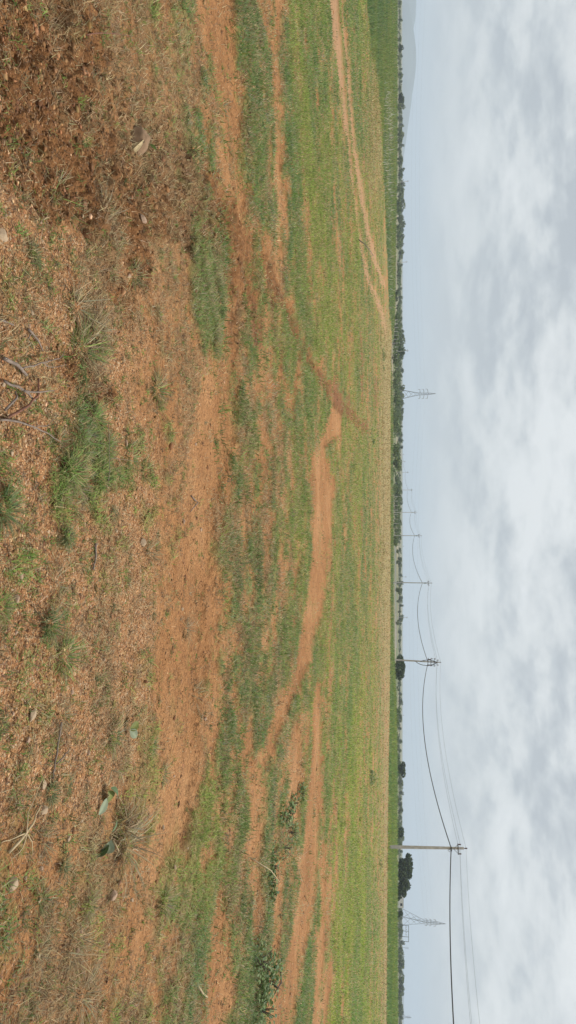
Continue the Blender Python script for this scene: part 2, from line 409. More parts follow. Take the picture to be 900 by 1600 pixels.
# ------------------------------------------------------------------ blades of grass
def sample(u0, u1, v0, v1, n):
    u = rng.uniform(u0, u1, n); v = rng.uniform(v0, v1, n)
    xc = (u - 800) / F; yc = (v - 450) / F
    dz = -sp + yc * cp; t = -H / dz; x = xc * t; y = (cp + yc * sp) * t
    return x, y
def blades(base, hgt, wid, az, lean, curl, col, seg=2):
    """base (n,3): flat tapering blades that lean and curl outward"""
    n = len(base); d = np.stack([np.cos(az), np.sin(az), np.zeros(n)], 1); s = np.stack([-np.sin(az), np.cos(az), np.zeros(n)], 1)
    V = []; k = seg
    for i in range(k + 1):
        t = i / k
        ang = lean + curl * t
        if i == 0: p = base.copy()
        else: p = p + (d * np.sin(ang)[:, None] + np.array([0, 0, 1.]) * np.cos(ang)[:, None]) * (hgt / k)[:, None]
        w = wid * (1 - t) ** .7 * .5
        if i < k: V += [p - s * w[:, None], p + s * w[:, None]]
        else: V += [p]
    m = 2 * k + 1
    V = np.stack(V, 1).reshape(-1, 3); b = (np.arange(n) * m)[:, None]
    quads = [b + np.array([[2 * i, 2 * i + 1, 2 * i + 3, 2 * i + 2]]) for i in range(k - 1)]
    tri = b + np.array([[2 * k - 2, 2 * k - 1, 2 * k]])
    return V, quads, tri, np.repeat(col, m, 0)
def merge(parts):
    V = []; Q = []; T = []; Cc = []; o = 0
    for v, q, t, c in parts:
        V.append(v); Cc.append(c); Q += [a + o for a in q]; T.append(t + o); o += len(v)
    fl = [np.concatenate(T)] + ([np.concatenate(Q)] if Q else [])
    return np.concatenate(V), fl, np.concatenate(Cc)
PAL_G = np.array([(.205, .325, .072), (.25, .36, .082), (.16, .26, .06), (.31, .375, .105), (.135, .205, .055), (.40, .36, .19)])
PAL_D = np.array([(.46, .34, .18), (.34, .24, .12), (.22, .15, .08), (.52, .42, .25), (.30, .25, .13)])
def pick(pal, n, wts=None, jit=.18):
    c = pal[rng.choice(len(pal), n, p=wts)]; return np.clip(c * (1 + rng.normal(0, jit, (n, 1))) * (1 + rng.normal(0, .05, (n, 3))), .01, .9)
def scatter(u0, u1, v0, v1, n, keep, per, hgt, wid, pal, seg, lean=(.1, .7), curl=(.1, .9), spread=.02, scale_d=True, wts=None, flat=False, tint=None):
    x, y = sample(u0, u1, v0, v1, n)
    f = fields(x, y); k = rng.random(n) < keep(f)
    x, y = x[k], y[k]; f = {a: b[k] for a, b in f.items()}
    if not len(x): return None
    z = terrain_base(x, y) + relief(x, y, f)
    n = len(x); r = np.hypot(x, y)
    B = np.repeat(np.stack([x, y, z], 1), per, 0); N_ = len(B); R = np.repeat(r, per)
    B[:, :2] += rng.normal(0, 1, (N_, 2)) * (spread * (1 + R[:, None] * .04)); 
    hf = np.repeat(rng.uniform(.6, 1.3, n), per) * rng.uniform(.6, 1.25, N_)
    hh = hgt * hf * (1 + .012 * R); ww = np.maximum(wid * rng.uniform(.7, 1.3, N_), R * .00075)
    tc = np.repeat(pick(pal, n, wts), per, 0); col = tc * (1 + rng.normal(0, .13, (N_, 1)))
    if tint is not None: col = col * tint(x, y, f)[np.repeat(np.arange(n), per)]
    L1 = rng.uniform(*lean, N_); C1 = rng.uniform(*curl, N_)
    if flat: B[:, 2] += rng.uniform(.002, .02, N_)
    return blades(B, hh, ww, rng.uniform(0, 2 * PI, N_), L1, C1, np.clip(col, .01, .9), seg)
def patchtint(x, y, f):
    a = fbm(x, y, .22, 4, 201)[:, None]; b = fbm(x, y, 1.1, 3, 211)[:, None]
    w = sst(.38, .62, a * .6 + b * .4)
    t = (1 - w) * np.array([[.72, .84, 1.10]]) + w * np.array([[1.18, 1.08, 1.0]])
    # right half of the field is a fresher yellow green, the tan edge dries out
    fr = sst(900, 1200, f['u'])[:, None] * sst(480, 520, f['v'])[:, None]
    t = t * (1 + fr * np.array([[.14, .16, -.08]]))
    return t
parts = [
 scatter(-150, 1750, -30, 300, 52000, lambda f: f['g'] ** 1.5 * .6, 6, .042, .0042, PAL_G, 3, lean=(.3, 1.4), spread=.016, tint=patchtint),
 scatter(-150, 1750, 300, 440, 52000, lambda f: f['g'] ** 1.5 * .8, 6, .040, .0036, PAL_G, 2, lean=(.2, 1.3), spread=.03, tint=patchtint),
 scatter(-150, 1750, 440, 540, 80000, lambda f: f['g'] ** 1.3 * .9, 5, .045, .006, PAL_G, 1, spread=.05, tint=patchtint),
 scatter(-150, 1750, 540, 600, 75000, lambda f: f['g'] ** 1.2 * (1 - f['tan'] * .7), 4, .055, .010, PAL_G, 1, spread=.12, tint=patchtint),
]
parts += [
 scatter(-150, 1750, -30, 380, 11000, lambda f: .5 * (1 - .45 * f['bare']) * (1 - .5 * f['dark']) * sst(.46, .58, f['pn']), 13, .032, .0036, np.vstack([PAL_G * .7, PAL_G * .9, PAL_D * .7]), 3, lean=(.3, 1.4), spread=.012),
 scatter(-150, 1750, 340, 600, 6000, lambda f: (.25 + .75 * sst(.55, .45, f['pn'])) * (1 - .8 * f['bare']), 14, .075, .009, PAL_G * .62, 1, lean=(.1, 1.1), spread=.045),
 scatter(-150, 1750, 420, 590, 2500, lambda f: sst(.5, .62, f['pn']) * (1 - .9 * f['bare']), 14, .09, .006, np.array([(.45, .42, .25), (.36, .36, .17)]), 1, lean=(.1, 1.0), spread=.09),
]
V, fl, cc = merge([p for p in parts if p]); me = mesh_np('grass', V, fl); attr_col(me, 'col', cc)
tag(link('grass', me, M_grass), 'short green grass growing over the red field', 'grass', kind='stuff')
parts = [
 scatter(-150, 1750, -30, 330, 60000, lambda f: f['d'] ** 1.4 * .62 + .02, 4, .05, .0030, PAL_D, 3, lean=(.7, 1.5), curl=(-.3, .5), spread=.03),
 scatter(-150, 1750, 330, 480, 60000, lambda f: f['d'] * .8 + .04, 4, .055, .003, PAL_D, 2, lean=(.3, 1.3), spread=.04),
 scatter(-150, 1750, 480, 590, 60000, lambda f: f['d'] * .6 + .05, 3, .05, .006, PAL_D, 1, lean=(.1, .9), spread=.08),
 scatter(-150, 1750, 572, 612, 60000, lambda f: f['tan'] * .8, 3, .08, .010, PAL_D * np.array([[.95, .95, .8]]), 1, spread=.2),
]
parts += [scatter(-150, 1750, -30, 480, 42000, lambda f: .5 - .25 * f['bare'], 2, .035, .003, np.array([(.16, .09, .05), (.24, .15, .09), (.42, .31, .18), (.12, .08, .05)]), 2, lean=(1.2, 1.6), curl=(-.2, .3), spread=.02)]
V, fl, cc = merge([p for p in parts if p]); me = mesh_np('dry_grass', V, fl); attr_col(me, 'col', cc)
tag(link('dry_grass', me, M_grass), 'dead straw coloured grass scattered over the soil', 'dry grass', kind='stuff')
# tall crops at the far edges
PAL_C = np.array([(.15, .24, .07), (.19, .28, .08), (.22, .28, .095), (.11, .18, .06), (.28, .28, .14)])
def crop_l(f):
    top = 620
    lo = np.interp(f['u'], [-300, 0, 60, 110, 200, 300, 400, 480, 520], [560, 574, 580, 590, 597, 601, 605, 608, 614])
    return sst(-1.0, 1.0, f['v'] - lo) * (f['u'] < 520)
def crop_r(f):
    lo = np.interp(f['u'], [520, 600, 1000, 1100, 1300, 1600], [613, 610.5, 610.0, 609, 606, 604])
    return sst(-.7, .7, f['v'] - lo) * (f['u'] >= 520)
parts = [scatter(-250, 540, 560, 620, 90000, crop_l, 4, .16, .02, PAL_C, 1, lean=(.05, .5), spread=.18, tint=patchtint),
         scatter(-250, 520, 597, 612, 5000, lambda f: crop_l(f) * .25 * sst(120, 160, f['u']) * (f['v'] < 609), 2, .45, .03, np.array([(.50, .48, .40), (.42, .40, .32)]), 1, lean=(.2, .8), spread=.1)]
V, fl, cc = merge([p for p in parts if p]); me = mesh_np('tall_crop', V, fl); attr_col(me, 'col', cc)
tag(link('tall_crop', me, M_grass), 'tall dark green crop with pale plumes along the left edge of the field', 'crop', kind='stuff')
parts = [scatter(520, 1800, 603, 619.5, 60000, crop_r, 4, .22, .025, PAL_C, 1, lean=(.05, .5), spread=.2, tint=patchtint)]
V, fl, cc = merge([p for p in parts if p]); me = mesh_np('reed_strip', V, fl); attr_col(me, 'col', cc)
tag(link('reed_strip', me, M_grass), 'deep green strip of tall grass behind the power poles', 'tall grass', kind='stuff')

# ------------------------------------------------------------------ gravel and clods
def ico_pts():
    bm = bmesh.new(); bmesh.ops.create_icosphere(bm, subdivisions=1, radius=1); v = np.array([x.co[:] for x in bm.verts]); f = np.array([[a.index for a in p.verts] for p in bm.faces]); bm.free(); return v, f
IV, IF = ico_pts()
def rocks(x, y, z, s, flat=.6):
    n = len(x); V = np.repeat(IV[None], n, 0) * (1 + rng.uniform(-.42, .42, (n, len(IV), 1)))
    V = V * rng.uniform(.6, 1.3, (n, 1, 3)) * np.array([1, 1, flat]); a = rng.uniform(0, 2 * PI, n); ca, sa = np.cos(a)[:, None], np.sin(a)[:, None]
    X = V[..., 0] * ca - V[..., 1] * sa; Y = V[..., 0] * sa + V[..., 1] * ca
    V = np.stack([X, Y, V[..., 2]], -1) * s[:, None, None] + np.stack([x, y, z], 1)[:, None]
    Fc = (IF[None] + (np.arange(n) * len(IV))[:, None, None]).reshape(-1, 3)
    return V.reshape(-1, 3), Fc
M_grav = leafmat('gravel_stones', transl=0, rough=.9); M_clods = leafmat('clods', transl=0, rough=1)
x, y = sample(-100, 1700, -30, 400, 70000); f = fields(x, y)
k = rng.random(len(x)) < (f['grav'] * .5 + .10 + .1 * f['bare']) * (1 - .6 * f['g']); x, y = x[k], y[k]; z = gz(x, y)
s = (rng.gamma(1.3, .0012, len(x)) + .0012) * (1 + .05 * np.hypot(x, y)); V, Fc = rocks(x, y, z, s, .5)
me = mesh_np('gravel', V, [Fc]); c = pick(np.array([(.50, .27, .13), (.38, .18, .085), (.60, .40, .22), (.30, .15, .08), (.52, .30, .15), (.33, .17, .09)]), len(x), jit=.15); attr_col(me, 'col', np.repeat(c, len(IV), 0))
tag(link('gravel', me, M_grav), 'loose orange and pale gravel strewn over the soil', 'gravel', kind='stuff')
x, y = sample(-100, 1700, -30, 560, 110000); f = fields(x, y)
k = rng.random(len(x)) < (f['dark'] * .6 + f['red'] * .6 + .12 + .12 * f['bare']); x, y = x[k], y[k]; z = gz(x, y); r = np.hypot(x, y)
s = (rng.gamma(1.1, .0024, len(x)) + .0016) * (1 + .09 * r); V, Fc = rocks(x, y, z - s * .2, s, .6)
me = mesh_np('soil_clods', V, [Fc]); c = pick(np.array([(.20, .105, .045), (.26, .138, .062), (.15, .075, .034), (.31, .17, .08)]), len(x)); attr_col(me, 'col', np.repeat(c, len(IV), 0))
tag(link('soil_clods', me, M_clods), 'crumbled clods of turned red brown earth', 'soil clods', kind='stuff')

# ------------------------------------------------------------------ single stones
def stone_mesh(seed, flat=.6):
    r = random.Random(seed); bm = bmesh.new(); bmesh.ops.create_icosphere(bm, subdivisions=3, radius=1)
    offs = [(Vector([r.uniform(-1, 1) for _ in range(3)]).normalized(), r.uniform(.72, 1.0)) for _ in range(16)]
    for v in bm.verts:
        for d, l in offs:
            q = v.co.dot(d)
            if q > l * .86: v.co -= d * (q - l * .86)
        v.co.z *= flat; v.co.x *= 1.15
    me = bpy.data.meshes.new('stone'); bm.to_mesh(me); bm.free(); return me
ST = [stone_mesh(i, .45 + .08 * i) for i in range(4)]
for m_ in ST: m_.materials.append(M_stone)
def stone(u, v, px, label, mat=None, k=0, group=None, name='stone', sink=.15):
    p = at(u, v); d = Vector((p.x, p.y, H - p.z)).length
    me = ST[k % 4]
    if mat and mat is not M_stone: me = me.copy(); me.materials.clear(); me.materials.append(mat)
    o = link(name, me); s = px / 2 / F * d; o.location = p + Vector((0, 0, s * .25)); o.scale = (s, s, s); o.rotation_euler = (random.uniform(-.3, .3), random.uniform(-.3, .3), random.uniform(0, 6.28))
    tag(o, label, 'stone', group); return o
stone(1118, 46, 19, 'large pale cream stone half sunk in the orange gravel', M_pale, 1)
stone(1380, 17, 20, 'large angular pale stone at the near right edge of the soil', M_pale, 2)
stone(692, 197, 11, 'pinkish round stone beside the green tuft patch', M_stone, 0)
stone(848, 222, 14, 'flat cream stone on bare soil before the dark dry tuft', M_pale, 3)
stone(900, 29, 11, 'orange tinted stone on gravel near the front', M_stone, 1)
stone(1157, 40, 10, 'rounded orange stone just right of the large cream stone', M_stone, 2)
stone(1225, 68, 13, 'pale split stone beside the forked grey stick', M_pale, 0)
stone(708, 17, 9, 'small white stone on the gravel in front of the green patch', M_pale, 3)
stone(1265, 68, 15, 'cream flat stone close to the forked dry root', M_pale, 2)
stone(632, 130, 12, 'round reddish clod stone between two green tufts', M_stone, 0)
stone(935, 25, 13, 'chipped orange stone lying on the near gravel', M_stone, 3)
stone(342, 213, 15, 'pinkish stone among the dead straw', M_stone, 1)
stone(1398, 174, 16, 'upright reddish flat stone right of the pale dry tuft', M_stone, 2)
stone(368, 2, 20, 'cream stone at the very front beside the turned earth', M_pale, 1)
stone(1310, 105, 9, 'small tan stone between the leafy seedlings and the forked root', M_pale, 0)
x, y = sample(330, 1550, 0, 330, 60)
for i in range(60):
    u_, v_ = to_uv(x[i], y[i], 0.0)
    stone(float(u_), float(v_), random.uniform(4, 8), 'small loose stone lying on the bare orange soil', (M_pale, M_stone)[i % 2], i, 'small stones scattered on the soil')

# ------------------------------------------------------------------ big clod with dead leaves
def leaf_mesh(L, W, bend=.4, fold=.25, curl=0.0, n=6):
    v = []; f = []
    for i in range(n + 1):
        t = i / n; w = W * math.sin(PI * min(1, t * .93 + .03)) ** .8 * .5
        xx = L * (math.sin(bend * t) / bend if bend else t); zz = L * (1 - math.cos(bend * t)) / bend * -1 if bend else 0
        for q in (-1, -.5, 0, .5, 1):
            v.append((xx, q * w, zz + abs(q) * w * fold + curl * q * q * w))
    for i in range(n):
        for k in range(4): a = i * 5 + k; f.append((a, a + 1, a + 6, a + 5))
    return v, f
def leaf_obj(name, L, W, parent, loc, rot, col, bend=.4, fold=.25):
    v, f = leaf_mesh(L, W, bend, fold); me = bpy.data.meshes.new(name); me.from_pydata(v, [], f); me.polygons.foreach_set('use_smooth', [True] * len(f))
    cc = np.repeat(np.array([col]), len(v), 0) * (1 + rng.normal(0, .06, (len(v), 1))); cc[2::5] *= 1.25
    attr_col(me, 'col', cc); o = link(name, me, M_leaf, parent); o.location = loc; o.rotation_euler = rot; return o
p = at(220, 218)
r0 = empty('earth_clod', p); tag(r0, 'rounded brown earth clod with dead leaves draped on it, amid straw', 'clod')
bm = bmesh.new(); bmesh.ops.create_icosphere(bm, subdivisions=4, radius=1)
for v in bm.verts:
    n_ = fbm(np.array([v.co.x * 1 + 3]), np.array([v.co.y + v.co.z * 1.7]), 2.2, 4, 5)[0]
    v.co *= .86 + .3 * n_; v.co.x *= .088; v.co.y *= .07; v.co.z = v.co.z * .085 + .012
me = bpy.data.meshes.new('body'); bm.to_mesh(me); bm.free(); me.polygons.foreach_set('use_smooth', [True] * len(me.polygons)); link('body', me, M_rock, r0)
STRAWC = (.46, .36, .20)
leaf_obj('dead_leaf', .13, .030, r0, (.02, -.045, .085), (.2, .5, -.2), STRAWC, .7)
leaf_obj('dead_leaf', .10, .022, r0, (.03, -.05, .07), (-.3, .7, -.6), (.52, .43, .26), .5)
leaf_obj('dead_leaf', .14, .025, r0, (-.06, -.03, .075), (.3, -.1, .1), (.38, .27, .15), .9)
leaf_obj('green_leaf', .045, .028, r0, (.035, -.02, .115), (.5, -.9, .4), (.10, .14, .03), .3)

# ------------------------------------------------------------------ single tufts
def tuft_mesh(n, hgt, wid, rad, pal, lean=(.1, 1.0), curl=(.2, 1.0), seg=4, mixdry=0.2):
    a = rng.uniform(0, 2 * PI, n); rr = rad * np.sqrt(rng.random(n)); B = np.stack([rr * np.cos(a), rr * np.sin(a), np.full(n, -.006)], 1)
    col = pick(pal, n, jit=.2); d = rng.random(n) < mixdry; col[d] = pick(PAL_D, d.sum(), jit=.2)
    V, q, t, c = blades(B, hgt * rng.uniform(.5, 1.2, n), wid * rng.uniform(.7, 1.3, n), a + rng.normal(0, .5, n), rng.uniform(*lean, n), rng.uniform(*curl, n), col, seg)
    me = mesh_np('tuft', V, [t] + q); attr_col(me, 'col', c); me.materials.append(M_grass); return me
PAL_B = np.array([(.13, .20, .085), (.10, .155, .07), (.20, .25, .11)])
PAL_L = np.array([(.20, .32, .075), (.14, .23, .06), (.29, .36, .10), (.11, .18, .06), (.38, .34, .18)])
PAL_S = np.array([(.44, .36, .22), (.34, .27, .16), (.24, .19, .11), (.28, .27, .18)])
TM = {'blue': [tuft_mesh(180, .085, .0036, .045, PAL_B, lean=(.2, 1.4), mixdry=.3) for _ in range(2)],
      'green': [tuft_mesh(220, .085, .0045, .065, PAL_L, lean=(.3, 1.45), mixdry=.22) for _ in range(4)],
      'straw': [tuft_mesh(130, .11, .0032, .045, PAL_S, lean=(.5, 1.5), mixdry=.6) for _ in range(3)],
      'mixed': [tuft_mesh(170, .085, .0036, .045, np.vstack([PAL_L, PAL_S]), lean=(.3, 1.3), mixdry=.3) for _ in range(2)]}
def tuft(u, v, px, kind, label, group=None, cat='grass tuft'):
    p = at(u, v); d = Vector((p.x, p.y, H - p.z)).length
    o = link('grass_tuft', random.choice(TM[kind])); s = px / F * d / .17; o.location = p; o.scale = (s, s, s * random.uniform(.8, 1.05)); o.rotation_euler = (0, 0, random.uniform(0, 6.28))
    tag(o, label, cat, group); return o
tuft(796, 2, 75, 'blue', 'spiky blue green tuft at the very front of the gravel')
tuft(950, 2, 45, 'green', 'pale green tuft at the near gravel edge, right of the spiky blue green one')
tuft(396, 52, 45, 'blue', 'small dark green tuft on gravel beside the turned brown earth')
for u_, v_, s_ in ((648, 110, 70), (655, 145, 60), (690, 92, 60), (712, 120, 75), (735, 105, 80), (760, 122, 85), (772, 95, 60), (745, 152, 60), (790, 118, 70), (700, 165, 60), (715, 205, 60), (735, 228, 50), (680, 130, 60)):
    tuft(u_, v_, s_ * .8, 'green' if u_ % 2 else 'mixed', 'lush green tuft in the big patch on the gravel', 'tufts of the big green patch')
tuft(838, 98, 40, 'blue', 'small blue green tuft right of the big green patch')
tuft(803, 176, 28, 'blue', 'compact dark tuft alone between pale stones')
tuft(862, 235, 52, 'straw', 'grey dried tuft above the flat cream stone')
tuft(848, 88, 26, 'mixed', 'thin faded tuft close beside the small blue green tuft')
tuft(912, 88, 60, 'straw', 'ragged dry tuft, left end of the dark row on the gravel')
tuft(938, 95, 50, 'mixed', 'half green half dry tuft, second of the dark row on the gravel')
tuft(975, 75, 58, 'blue', 'dark tuft, third of the row on the gravel')
tuft(1003, 96, 48, 'straw', 'dry matted tuft, fourth of the row on the gravel')
tuft(1025, 100, 62, 'green', 'bright green tuft at the right end of the row on the gravel')
tuft(908, 202, 16, 'blue', 'tiny dark green tuft alone on bare soil')
tuft(963, 240, 16, 'blue', 'tiny tuft beside the pale dust patch')
tuft(982, 298, 40, 'straw', 'lone curly grey tuft on the bare track')
tuft(1060, 212, 34, 'straw', 'small curly straw tuft in the middle of the soil')
tuft(1085, 312, 44, 'straw', 'dried tuft at the edge of the sparse grass')
tuft(1120, 95, 56, 'straw', 'bleached root tuft at the end of the forked grey stick')
tuft(1148, 178, 60, 'mixed', 'shaggy tuft just below the single broad leaf')
tuft(1166, 238, 44, 'mixed', 'dark tuft right of the single broad leaf')
tuft(1210, 262, 42, 'mixed', 'low green and straw tuft beyond the leafy seedling')
tuft(1238, 80, 42, 'blue', 'small dark green tuft next to the split pale stone')
tuft(1226, 106, 30, 'blue', 'little green tuft near the leafy seedling')
tuft(1312, 68, 52, 'straw', 'pale straw tuft tangled with the forked dry root')
tuft(1322, 196, 110, 'straw', 'big bleached straw tuft beside the folded leaves')
tuft(1290, 190, 70, 'straw', 'grey straw clump adjoining the big bleached tuft')
tuft(1352, 98, 34, 'blue', 'small green tuft on soil in front of the bleached tuft')
tuft(1405, 64, 46, 'mixed', 'yellowish weedy tuft on the near right soil')
tuft(1410, 252, 52, 'mixed', 'green and dry tuft at the start of the right hand grass')
tuft(1478, 116, 80, 'straw', 'star shaped straw tuft lying on the near right soil')
tuft(1415, 135, 44, 'mixed', 'small mixed tuft between the bleached tuft and the straw star')
tuft(1490, 60, 40, 'straw', 'thin straw wisp below the straw star')
tuft(1560, 130, 70, 'straw', 'flattened straw clump near the lower right corner of the field')
tuft(430, 215, 50, 'mixed', 'dark tuft on the edge of the turned earth')
tuft(305, 105, 90, 'mixed', 'sprawling green tuft on the brown turned earth')
tuft(545, 130, 90, 'mixed', 'grey green straggling tuft on the slope left of the green patch')
tuft(515, 150, 70, 'straw', 'faded straw clump behind the straggling tuft')
tuft(480, 120, 80, 'straw', 'wide faded clump left of the straggling tuft')
tuft(350, 165, 80, 'straw', 'dry clump right of the brown earth clod')
tuft(610, 245, 60, 'mixed', 'green sprig tuft on the pale washed soil')
for u_, v_ in ((400, 300), (420, 312), (440, 318), (460, 322), (480, 328), (500, 332), (520, 332), (540, 334), (450, 340), (480, 345), (430, 335), (510, 345)):
    tuft(u_, v_, 36, 'mixed', 'fresh green tuft in the strip below the bare track', 'tufts of the fresh green strip')

# ------------------------------------------------------------------ twigs and dry sticks
def stick(name, label, pts, r0_, r1, mat=M_twig, cat='stick', branches=()):
    """pts: (u, v, lift)"""
    def P(q): a = at(q[0], q[1]); return a + Vector((0, 0, q[2]))
    def smooth(pp):
        P3 = [P(q) for q in pp]; out = []
        for i in range(len(P3) - 1):
            for t in (0, .33, .66): out.append(P3[i].lerp(P3[i + 1], t) + Vector([random.uniform(-.003, .003) for _ in range(3)]))
        return out + [P3[-1]]
    w = smooth(pts); o0 = w[0]
    mb = MB(); n = len(w); mb.tube([p_ - o0 for p_ in w], [r0_ + (r1 - r0_) * i / (n - 1) for i in range(n)], 7)
    root = mb.build(name, mat, None, True); root.location = o0; tag(root, label, cat)
    for b in branches:
        w = smooth(b); n = len(w); m2 = MB().tube([p_ - o0 for p_ in w], [r1 * 1.1 * (1 - .6 * i / (n - 1)) for i in range(n)], 6)
        m2.build('side_twig', mat, root, True)
    return root
stick('stick', 'grey forked stick with a bleached end lying on red soil', [(1128, 92, .012), (1160, 87, .012), (1190, 82, .01), (1216, 82, .008)], .0045, .0035, M_twig, branches=[[(1194, 84, .012), (1180, 92, .03), (1168, 97, .035)]])
stick('dry_root', 'pale forked dry root sprawling at the near right', [(1330, 8, .008), (1302, 34, .012), (1280, 48, .014), (1258, 62, .01)], .006, .003, M_straw, branches=[[(1302, 34, .012), (1270, 38, .02), (1210, 62, .02)], [(1300, 34, .012), (1315, 40, .02), (1335, 48, .01)], [(1302, 34, .012), (1325, 25, .02), (1345, 12, .01)], [(1302, 32, .012), (1312, 12, .01), (1318, -2, .01)]])
stick('branch', 'thick grey dead branch, leftmost of the near cluster', [(560, -8, .03), (570, 8, .04), (586, 33, .02)], .008, .006)
stick('branch', 'long grey dead branch sloping right across its neighbours', [(596, -6, .03), (610, 18, .05), (626, 42, .03)], .0055, .004, M_twig, branches=[[(612, 18, .05), (613, 45, .05), (611, 72, .04)]])
stick('branch', 'curved red brown branch crossing the grey ones', [(655, 4, .01), (640, 22, .04), (618, 40, .05), (592, 49, .03)], .006, .0035, M_redtwig)
stick('branch', 'slim grey branch reaching towards the green patch, rightmost of the cluster', [(655, -6, .01), (660, 20, .03), (672, 55, .03), (690, 92, .01)], .005, .002, M_twig, branches=[[(668, 45, .03), (664, 60, .04), (655, 75, .03)]])
stick('branch', 'pale twig with spread side shoots in the cluster', [(578, 22, .02), (568, 45, .05), (561, 75, .04)], .004, .002, M_twig, branches=[[(568, 45, .05), (575, 62, .05), (570, 88, .03)], [(565, 60, .05), (558, 75, .06), (548, 92, .04)]])
stick('branch', 'short dark stick alone on gravel left of the cluster', [(514, 37, .01), (530, 50, .02), (548, 62, .01)], .006, .003, M_twig, branches=[[(520, 42, .015), (532, 40, .01), (545, 48, .005)]])
stick('branch', 'small dark twig at the front edge, far left of the cluster', [(499, -4, .01), (508, 16, .01)], .005, .003, M_twig)
stick('branch', 'thin dark twig arching over the front edge of the photo', [(640, -6, .03), (622, 8, .05), (612, 16, .02)], .005, .003, M_twig)
stick('stem', 'thin dark upright stem at the edge of the green patch', [(770, 165, .005), (735, 155, .03), (700, 152, .05), (660, 150, .05)], .0022, .0012, M_twig, branches=[[(716, 152, .05), (718, 178, .06), (722, 200, .06)]])
stick('stem', 'fine reddish stalk over the straw on the far left', [(55, 118, .01), (53, 150, .05), (58, 190, .06)], .003, .0015, M_redtwig)
stick('stick', 'short dark stick on sandy soil in front of the sparse grass', [(775, 306, .005), (785, 312, .02), (800, 303, .01)], .006, .003, M_twig)
stick('stick', 'dark curved stick lying on the bare soil right of the tufts', [(848, 148, .006), (870, 146, .012), (890, 144, .006)], .006, .004, M_twig)
stick('stick', 'bleached twisted stick in the grass at the right', [(1537, 304, .01), (1552, 310, .03), (1558, 322, .02)], .008, .006, M_straw)
p = at(372, 558); q = p + Vector((.42, .6, .50)); s_ = MB().tube([Vector((0, 0, -.05)), (q - p) * .35 + Vector((0, 0, .05)), q - p], [.020, .016, .008], 6).build('dead_stalk', M_twig, None, True); s_.location = p
tag(s_, 'leaning dead dark stalk rising beside the two rut track', 'stalk')
for u_, v_, du, dv, lab in ((1340, 395, 45, 40, 'long bleached seed stalk leaning left over the right hand weeds'), (1395, 465, -28, -45, 'pale crossed stalk on the bare strip, the lower one'), (1400, 480, -22, 26, 'pale crossed stalk on the bare strip, the upper one'), (1345, 440, 2, -30, 'straight straw stalk lying between the leafy weeds')):
    a = at(u_, v_); b_ = at(u_ + dv * .9, v_ + du * .5) + Vector((0, 0, .12)); c_ = (a + b_) / 2 + Vector((0, 0, .06))
    s_ = MB().tube([Vector(), c_ - a, b_ - a], [.006, .005, .003], 5).build('seed_stalk', M_straw, None, True); s_.location = a; tag(s_, lab, 'stalk')

# ------------------------------------------------------------------ broad leaved seedlings and weeds
GL = (.11, .16, .07); GLu = (.24, .28, .18); OL = (.15, .17, .04)
def seedling(u, v, label, leaves, stems):
    p = at(u, v); r_ = empty('seedling', p); tag(r_, label, 'seedling')
    for st in stems: MB().tube([Vector(q) for q in st], [.004] + [.0028] * (len(st) - 1), 6).build('stem', M_straw, r_, True)
    for L_, W_, loc, rot, col, bend in leaves: leaf_obj('leaf', L_, W_, r_, loc, rot, col, bend)
    return r_
seedling(1235, 160, 'bent seedling with olive leaves and a looping pale stem',
  [(.10, .055, (.0, .0, .03), (.4, -.2, .5), OL, .8), (.10, .05, (-.01, .01, .04), (-.5, -.5, .9), GL, .8), (.085, .05, (.03, -.02, .03), (.3, .1, -.7), GLu, .3), (.04, .02, (.02, -.01, .03), (0, -.6, -1.6), GL, .4)],
  [[(0, 0, 0), (-.03, .0, .03), (-.10, .01, .045)], [(-.10, .01, .045), (-.08, .04, .08), (-.03, .03, .10)], [(0, 0, 0), (.02, -.01, .04), (.03, -.02, .03)]])
seedling(1318, 158, 'wilted seedling with a folded pale leaf and a dark hollow one',
  [(.12, .07, (-.02, 0, .05), (.9, .3, -.1), GLu, 1.1), (.09, .06, (.0, -.01, .04), (-.7, .5, -.4), (.05, .08, .03), .9), (.06, .045, (-.06, .0, .05), (.2, -.5, 2.6), GL, .4)],
  [[(0, 0, 0), (-.01, 0, .04), (-.04, 0, .055)], [(-.02, .0, .06), (.04, .02, .08), (.08, .01, .06)]])
seedling(1140, 196, 'single broad leaf pair, half pale, standing on dry grass',
  [(.07, .05, (0, 0, .03), (.4, -.5, .6), GLu, .3), (.075, .05, (0, 0, .03), (-.3, -.6, 2.0), OL, .5)], [[(0, 0, 0), (0, 0, .035)]])
def weed_mesh(n, rad, hgt, leaf, cols):
    V = []; Fq = []; cc = []
    for i in range(n):
        a = random.uniform(0, 6.28); rr = rad * math.sqrt(random.random()); base = Vector((rr * math.cos(a), rr * math.sin(a), hgt * random.uniform(.15, 1) * (1 - .5 * rr / rad)))
        v, f = leaf_mesh(leaf * random.uniform(.7, 1.3), leaf * random.uniform(.5, .8), .5, .2, n=3)
        M_ = Matrix.Translation(base) @ Matrix.Rotation(a + random.uniform(-1, 1), 4, 'Z') @ Matrix.Rotation(random.uniform(-.9, .5), 4, 'Y') @ Matrix.Rotation(random.uniform(-.5, .5), 4, 'X')
        o = len(V); V += [tuple(M_ @ Vector(q)) for q in v]; Fq += [tuple(k + o for k in q) for q in f]
        c = np.array(random.choice(cols)) * random.uniform(.75, 1.25); cc += [c] * len(v)
    me = bpy.data.meshes.new('leaves'); me.from_pydata(V, [], Fq); attr_col(me, 'col', np.array(cc)); me.materials.append(M_leaf); return me
